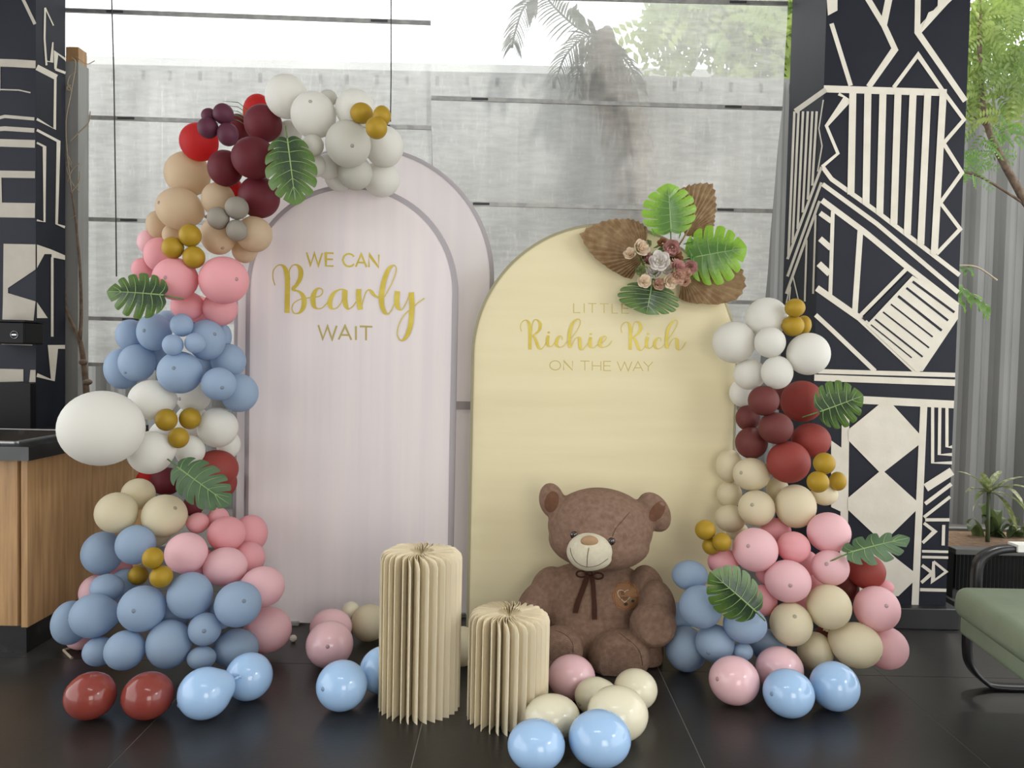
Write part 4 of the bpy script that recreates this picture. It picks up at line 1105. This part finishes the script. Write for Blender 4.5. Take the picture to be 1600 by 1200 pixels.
# black upstand box and black appliance with a round badge
m_bplas = mat('black_plastic', (.004,.004,.005), .4, spec=.15)
Yq = 3.70
a_, b_ = at(-30, 597, Yq), at(48, 662, Yq)
tag(bevel(obj('storage_box', box(a_.x, b_.x, Yq, Yq+.045, zt+.055, a_.z), m_bplas), .003), 'plain matt black box standing on the worktop against the left pillar', 'box')
a_, b_ = at(-30, 502, 3.60), at(40, 538, 3.60)
hd = empty('wall_dispenser', (b_.x, 3.60, b_.z), 'black appliance with a small round badge mounted on the left pillar', 'dispenser')
bevel(child('housing', box(a_.x, b_.x-.004, 3.60, 3.748, b_.z, a_.z), m_bplas, hd), .008, 3)
child('lid', box(a_.x, b_.x, 3.595, 3.748, a_.z+.001, a_.z+.010), m_bplas, hd)
cc = at(22, 523, 3.597); child('badge', tube([cc+Vector((.017*math.cos(a), 0, .017*math.sin(a))) for a in [2*math.pi*i/24 for i in range(25)]], .0009, 5), m_chrome, hd)
child('badge_bar', box(cc.x-.011, cc.x+.011, cc.y-.001, cc.y+.001, cc.z-.003, cc.z+.003), m_chrome, hd)

# ------------------------------------------------------------ planter and its plants at the right
m_plant = mat('black_ribbed_planter', (.018,.018,.018), .5)
m_soil = mat('dry_soil', (.09,.055,.03), .95, noise=(30, (.17,.10,.05), .35, .7), bump=(50,.6))
m_conc = mat('dark_concrete', (.07,.068,.063), .85, noise=(6, (.10,.098,.09), .3, .7))
pxl = at(1492, 900, 3.92).x; zp = at(1550, 858, 3.92).z
pt = empty('planter_trough', (pxl, 3.92, 0), 'black vertically ribbed planter trough beside the painted pillar', 'planter')
V, Fc = [], []; n = 150; Lp = 1.5
for i in range(n+1):
    x = pxl+Lp*i/n; y = 3.92+(.006 if i % 2 else -.006); V += [Vector((x, y, .10)), Vector((x, y, zp-.03))]
for i in range(n): Fc.append((2*i, 2*i+2, 2*i+3, 2*i+1))
child('ribbed_front', (V, Fc), m_plant, pt)
child('shell', join(box(pxl, pxl+Lp, 3.935, 3.96, .03, zp-.02), box(pxl, pxl+Lp, 4.42, 4.45, .03, zp-.02), box(pxl, pxl+.02, 3.96, 4.42, .03, zp-.02)), m_plant, pt)
bevel(child('rim', join(box(pxl-.01, pxl+Lp, 3.905, 3.975, zp-.03, zp), box(pxl-.01, pxl+Lp, 4.41, 4.46, zp-.03, zp)), m_conc, pt), .004)
child('kerb', box(pxl-.02, pxl+Lp, 3.88, 4.46, 0, .05), m_conc, pt)
tag(child('soil', box(pxl+.02, pxl+Lp, 3.975, 4.41, .1, zp-.015), m_soil, pt), kind='stuff')
def blade(base, tip, mid, wd, seg=9, fold=.25):
    base, tip, mid = Vector(base), Vector(tip), Vector(mid); V, Fc = [], []
    for i in range(seg+1):
        t = i/seg; p = base*(1-t)**2+mid*2*t*(1-t)+tip*t*t; d = ((mid-base)*(1-t)+(tip-mid)*t).normalized()
        s = d.cross(Vector((0, 0, 1)));  s = s.normalized() if s.length > .05 else Vector((1, 0, 0)); nn = s.cross(d)
        h = wd*.5*(math.sin(math.pi*min(1, .12+.88*t))**.6 if t < 1 else 0)
        V += [p-s*h+nn*h*fold, p, p+s*h+nn*h*fold]
    for i in range(seg):
        a = 3*i; Fc += [(a, a+1, a+4, a+3), (a+1, a+2, a+5, a+4)]
    return V, Fc
m_dra = mat('striped_dracaena', (.16,.20,.08), .5, trans=.2, tcol=(.35,.45,.15), noise=(60, (.48,.46,.30), .45, .6), stretch=(1,1,.1))
m_pleaf = mat('dull_plant_leaf', (.06,.08,.035), .5, trans=.15, tcol=(.2,.3,.08))
m_branch = mat('brown_bark', (.10,.065,.04), .9, noise=(30, (.19,.14,.10), .35, .7), bump=(60,.5))
dr = empty('dracaena', at(1543,848,4.15), 'striped dracaena with long arching leaves in the black planter', 'plant')
bz = at(1545,770,4.15)
child('trunk', tube([at(1543,852,4.15), at(1544,810,4.15), bz], [.012,.010,.010], 7), m_pleaf, dr, True)
rr = random.Random(2)
for tx, ty, mx_, my_ in ((1494,737,1520,738),(1565,735,1552,745),(1600,790,1575,745),(1608,765,1580,750),(1590,830,1570,770),(1520,800,1530,760),(1612,812,1585,765),(1535,738,1540,752),(1602,745,1570,748),(1508,770,1525,757)):
    child('leaf', blade(bz, at(tx, ty, 4.10+rr.uniform(-.1,.1)), at(mx_, my_, 4.12), .045), m_dra, dr, True)
gb = empty('leafy_plant', at(1580,848,4.3), 'low dull green plant with broad leaves behind the dracaena', 'plant')
for k in range(16):
    bx, tx = 1505+rr.uniform(0, 95), 0; tx = bx+rr.uniform(-35, 35); ty = 775+rr.uniform(0, 55)
    child('leaf', blade(at(bx, 850, 4.3), at(tx, ty+18, 4.28+rr.uniform(-.05,.05)), at((bx+tx)/2, ty-12, 4.28), .055), m_pleaf, gb, True)

# ------------------------------------------------------------ green lounge chair at the right edge
m_green = mat('sage_leatherette', (.16,.20,.13), .42, noise=(8, (.19,.235,.155), .3, .7), bump=(140,.05))
m_bm = mat('black_powder_steel', (.010,.010,.011), .35)
m_wrap = mat('white_wrap', (.62,.62,.58), .6)
sx = 1.67; ch = empty('lounge_chair', (sx, 2.9, 0), 'sage green cushioned lounge chair on a black looped frame at the right edge', 'chair')
def rbox(x0, x1, y0, y1, z0, z1, r):
    bm = bmesh.new(); bmesh.ops.create_cube(bm, size=1)
    for v in bm.verts: v.co = Vector((x0+(x1-x0)*(v.co.x+.5), y0+(y1-y0)*(v.co.y+.5), z0+(z1-z0)*(v.co.z+.5)))
    bmesh.ops.bevel(bm, geom=bm.edges[:]+bm.verts[:], offset=r, segments=5, profile=.5, affect='EDGES')
    V = [v.co.copy() for v in bm.verts]; bm.verts.index_update(); Fc = [tuple(v.index for v in f.verts) for f in bm.faces]; bm.free(); return V, Fc
def shear(vf):
    V = [Vector((v.x+(v.y-2.86)*.12, v.y, v.z)) for v in vf[0]]; return V, vf[1]
child('seat_cushion', shear(rbox(sx, sx+.75, 2.20, 2.86, .315, .43, .04)), m_green, ch, True)
child('seat_base', shear(rbox(sx+.03, sx+.75, 2.22, 2.86, .245, .325, .02)), m_green, ch, True)
def bar(P, wd, th, name, m=m_bm):
    C = catmull(P, 6); V, Fc = [], []
    for i, p in enumerate(C):
        t = (C[min(i+1, len(C)-1)]-C[max(i-1, 0)]).normalized(); nn = Vector((0, 1, 0)).cross(t).normalized()
        for a, b in ((-1,-1),(1,-1),(1,1),(-1,1)): V.append(p+Vector((0, 1, 0))*a*wd/2+nn*b*th/2)
    for i in range(len(C)-1):
        for k in range(4): A = i*4+k; B = i*4+(k+1) % 4; Fc.append((A, B, B+4, A+4))
    Fc += [(0,1,2,3), tuple(range(len(V)-4, len(V)))[::-1]]
    return child(name, (V, Fc), m, ch, True)
Yc = 2.94
bar([at(1512,975,Yc), at(1511,1015,Yc), at(1516,1040,Yc), at(1535,1062,Yc)+Vector((0,0,.0)), Vector((at(1562,1070,Yc).x, Yc, .012)), Vector((2.2, Yc, .012)), Vector((2.5, Yc, .012))], .045, .016, 'frame_runner')
bar([at(1525,930,Yc+.02), at(1526,895,Yc+.02), at(1532,874,Yc+.02), at(1550,862,Yc+.02), at(1580,857,Yc+.02), at(1650,858,Yc+.02), at(1760,862,Yc+.02)], .045, .022, 'armrest')
child('armrest_wrap', box(at(1588,850,Yc).x, at(1640,850,Yc).x, Yc-.012, Yc+.05, at(1600,862,Yc).z, at(1600,851,Yc).z), m_wrap, ch)

# ------------------------------------------------------------ dry vine on the grey post, loose bits
m_dryv = mat('dry_vine', (.34,.28,.20), .85)
vn = empty('dried_branch', at(125,600,4.02), 'brown dried branch rising beside the grey post, above the giant white balloon', 'branch')
child('limb', tube(catmull([at(138,660,4.02), at(134,600,4.02), at(130,562,4.02), at(124,530,4.02), at(112,505,4.02), at(102,475,4.02), at(101,430,4.02)], 5), [.018-.0004*i for i in range(31)], 7), m_branch, vn, True)
child('limb', tube(catmull([at(125,532,4.02), at(127,490,4.02), at(125,420,4.02), at(119,350,4.02), at(112,300,4.02)], 5), [.010-.0003*i for i in range(21)], 7), m_branch, vn, True)
child('knot_wood', sphere(at(130,566,4.01), .022, .02, .016, 10, 8), m_branch, vn, True); child('knot_wood', sphere(at(137,597,4.01), .024, .02, .016, 10, 8), m_branch, vn, True)
vt = empty('dry_vine_twigs', at(108,300,4.0), 'pale dry vine twigs tangled along the grey post', 'vine')
def tw(P, r=.003): child('twig', tube(catmull([at(x, y, 4.01) for x, y in P], 4), r, 4), m_dryv, vt, True)
tw([(112,302),(105,240),(103,190),(110,150),(118,100),(112,90)]); tw([(108,222),(122,208),(138,192),(141,174)]); tw([(104,140),(108,120),(118,112)]); tw([(118,88),(135,100),(148,95)], .002)
tw([(105,285),(113,265),(125,255)]); tw([(110,302),(123,285),(125,268)]); tw([(124,300),(112,285),(104,262),(112,255),(104,246)], .002); tw([(103,345),(112,340),(118,337)], .002)
tw([(103,136),(110,133),(104,139),(111,141),(105,131)], .0035); tw([(101,255),(109,250),(103,240),(112,262)], .002)
m_bit = mat('white_scrap', (.7,.66,.58), .8)
f_ = at(460, 1016, 3.30); f_.z = 0
tag(obj('paper_scrap', sphere((f_.x, 3.28, .016), .016, .014, .015, 8, 5), m_bit), 'small crumpled white scrap on the floor at the pink arch foot', 'scrap')
m_card = mat('grey_brown_card', (.10,.085,.07), .9)
b0, b1, b2 = at(100,1024,3.12), at(107,1010,3.12), at(124,1036,3.08)
tag(obj('paper_strip', tube([Vector((b1.x+.05, 3.25, .012)), Vector((b1.x-.02, 3.12, .006)), Vector((b1.x+.06, 3.04, .006))], .006, 5), m_dryv), 'folded pale paper strip on the floor under the leftmost balloons', 'scrap')

# ------------------------------------------------------------ outside: palm behind the blind, trees
m_frond = mat('palm_frond_green', (.020,.045,.016), .5, trans=.1, tcol=(.12,.25,.05))
m_skirt = mat('dead_frond_brown', (.20,.135,.085), .85, trans=.1, tcol=(.4,.28,.18), noise=(12, (.33,.25,.18), .4, .7))
pm = empty('palm_tree', Vector((at(1005,560,4.50).x, 4.50, 0)), 'palm with a hanging skirt of dead brown fronds behind the right blind', 'tree')
tp = [Vector((at(1018,560,4.50).x, 4.50, 0)), at(1010,480,4.50), at(1000,330,4.50), at(985,200,4.50), at(955,100,4.50), at(940,50,4.50)]
child('trunk', tube(catmull(tp, 5), .06, 9), m_branch, pm, True)
rr = random.Random(6); parts = []; C = catmull(tp[1:], 10)
for k in range(420):
    c = C[rr.randrange(4, len(C))]; a = rr.uniform(0, 2*math.pi); o = Vector((math.cos(a), math.sin(a)*.8, 0)); L = rr.uniform(.16, .34)
    b0 = c+o*.05; md = b0+o*.10+Vector((0,0,-L*.3)); tp_ = b0+o*rr.uniform(.05,.16)+Vector((rr.uniform(0,.05),0,-L))
    parts.append(blade(b0, tp_, md, rr.uniform(.010,.022), 4))
tag(child('dead_frond_skirt', join(*parts), m_skirt, pm), kind='stuff')
def frond(P, name='frond', side=.14, n=22, m=m_frond, par=None, drop=.6, seed=0, wd=.024, root=None):
    C = catmull(P, 8); rr = random.Random(seed); parts = [tube(C, .006, 5)]
    for k in range(n):
        i = int(3+(len(C)-4)*k/n); c = C[i]; t = (C[i+1]-C[i-1]).normalized(); s = t.cross(Vector((0, -1, 0))).normalized()
        for sd in (-1, 1):
            l = side*(1-.5*abs(k/n-.4))*rr.uniform(.8, 1.15); d = (s*sd+t*.6+Vector((0, rr.uniform(-.3,.3), -drop))).normalized()
            parts.append(blade(c, c+d*l+Vector((0,0,-.03)), c+d*l*.5+Vector((0,0,.01)), wd, 4))
    return child(name, join(*parts), m, par, True)
A = lambda x, y: at(x, y, 4.42)
frond([A(945,62), A(915,58), A(885,85), A(868,125)], par=pm, seed=1, side=.13)
frond([A(945,62), A(905,45), A(870,15), A(850,-10)], par=pm, seed=2, drop=.3)
frond([A(948,62), A(925,80), A(905,110), A(898,150)], par=pm, seed=3, side=.12)
frond([A(945,70), A(940,100), A(938,140)], par=pm, seed=4, side=.12)
frond([A(940,58), A(960,75), A(985,105), A(1000,140)], par=pm, seed=5, side=.10)
frond([A(950,60), A(955,90), A(965,130), A(968,165)], par=pm, seed=6, side=.10)
frond([A(850,-10), A(820,10), A(805,50), A(800,75)], par=pm, seed=7, side=.12)
child('bud', sphere(A(948,65), .05, .05, .09, 12, 8), m_branch, pm, True)
# feathery tree branches in the sun at the upper right, and greenery beyond the fence
m_tl = mat('sunlit_leaflets', (.07,.13,.03), .5, trans=.3, tcol=(.30,.45,.10), noise=(1.5, (.27,.32,.06), .35, .65))  # sunlight put into the leaf colour
m_tl2 = mat('shaded_leaflets', (.05,.11,.025), .5, trans=.35, tcol=(.25,.5,.08), noise=(2, (.12,.22,.05), .35, .65))  # darker copy of the leaves, shade put into the colour
def foliage(cs, n, seed, ln=.22, lw=.016, pairs=7, curl=.5):
    rr = random.Random(seed); V, Fc = [], []
    for k in range(n):
        c, sp = cs[rr.randrange(len(cs))]
        p = Vector(c)+Vector((rr.gauss(0, sp[0]), rr.gauss(0, sp[1]), rr.gauss(0, sp[2])))
        d = Vector((rr.uniform(-1, 1), rr.uniform(-.6, .6), rr.uniform(-.9, .3))).normalized(); s = d.cross(Vector((rr.uniform(-.4,.4), -1, rr.uniform(-.4,.4)))).normalized(); L = ln*rr.uniform(.7, 1.2)
        for i in range(pairs):
            q = p+d*L*(i+.5)/pairs+Vector((0,0,-.25*L*(i/pairs)**2)); l = L*.30*(1-.45*abs(i/pairs-.4))
            for sd in (-1, 1):
                e = (s*sd+d*.5).normalized(); w_ = e.cross(Vector((0,-1,0))).normalized()*lw*.5; o = len(V)
                V += [q, q+e*l*.5+w_, q+e*l+Vector((0,0,-.1*l)), q+e*l*.5-w_]; Fc.append((o, o+1, o+2, o+3))
    return V, Fc
tr = empty('tree', Vector((at(1600,600,5.4).x+.5, 5.4, -.05)), 'feathery green tree branches hanging before the grey fence at upper right', 'tree')
B = lambda x, y, Y=5.2: at(x, y, Y)
child('branch', tube(catmull([Vector((at(1640,560,5.3).x, 5.3, -.05)), B(1650,420), B(1600,312), B(1566,250), B(1541,190), B(1532,110), B(1530,-20)], 5), [.035-.0008*i for i in range(31)], 7), m_branch, tr, True)
child('branch', tube(catmull([B(1600,318), B(1560,292), B(1530,275), B(1506,268)], 5), .009, 5), m_branch, tr, True)
child('branch', tube(catmull([B(1552,222), B(1538,196), B(1520,180)], 5), .007, 5), m_branch, tr, True)
tag(child('foliage', foliage([(B(1545,20),(.13,.2,.16)), (B(1590,60),(.14,.2,.2)), (B(1525,60),(.04,.1,.22)), (B(1580,10),(.15,.2,.15)), (B(1530,120),(.06,.1,.10)), (B(1575,150),(.09,.1,.07)), (B(1600,100),(.08,.1,.1))], 210, 3, ln=.20, lw=.020), m_tl, tr), kind='stuff')
tag(child('foliage', foliage([(B(1545,190),(.06,.1,.12)), (B(1590,212),(.06,.05,.02)), (B(1510,260),(.03,.05,.06)), (B(1535,235),(.07,.1,.07))], 42, 4, ln=.13, lw=.014), m_tl2, tr), kind='stuff')
sp_ = empty('hanging_sprig', B(1555,440,5.0), 'drooping leafy sprig against the grey fence right of the pillar', 'branch')
child('branch', tube(catmull([B(1490,415,5.0), B(1525,417,5.0), B(1558,438,5.0)], 5), .006, 5), m_dryv, sp_, True)
child('branch', tube(catmull([B(1490,440,5.0), B(1510,455,5.0), B(1545,480,5.0)], 5), .005, 5), m_dryv, sp_, True)
for x, y, dx, dy in ((1502,418,6,14),(1512,417,8,16),(1500,445,-2,22),(1507,452,4,20),(1515,458,2,26),(1524,466,6,22),(1533,470,4,30),(1541,476,2,26),(1520,460,14,8),(1500,470,8,20),(1496,452,4,24)):
    child('leaf', blade(B(x,y,5.0), B(x+dx,y+dy,4.97), B(x+dx*.7,y+dy*.4,4.96), .045, 5), m_tl2, sp_, True)
def bgtree(label, px, py, Y, sx_, sz_, n, seed, m):
    c = at(px, py, Y); t = empty('tree', Vector((c.x, Y, -.05)), label, 'tree')
    child('trunk', tube([Vector((c.x, Y, -.05)), Vector((c.x+.1, Y, 1.8)), c], [.10,.08,.04], 8), m_branch, t, True)
    tag(child('foliage', foliage([(c,(sx_,.4,sz_)), (c+Vector((sx_*.8,0,-.2)),(sx_*.6,.3,sz_*.7)), (c+Vector((-sx_*.8,0,.1)),(sx_*.6,.3,sz_*.7))], n, seed, ln=.42, lw=.06), m, t), kind='stuff')
bgtree('light green tree crown beyond the fence, seen in the gap beside the pillar', 1190, 10, 7.4, .55, .38, 330, 11, m_tl)
bgtree('green tree crown beyond the fence at the far upper right', 1620, 20, 7.8, .5, .45, 110, 12, m_tl)
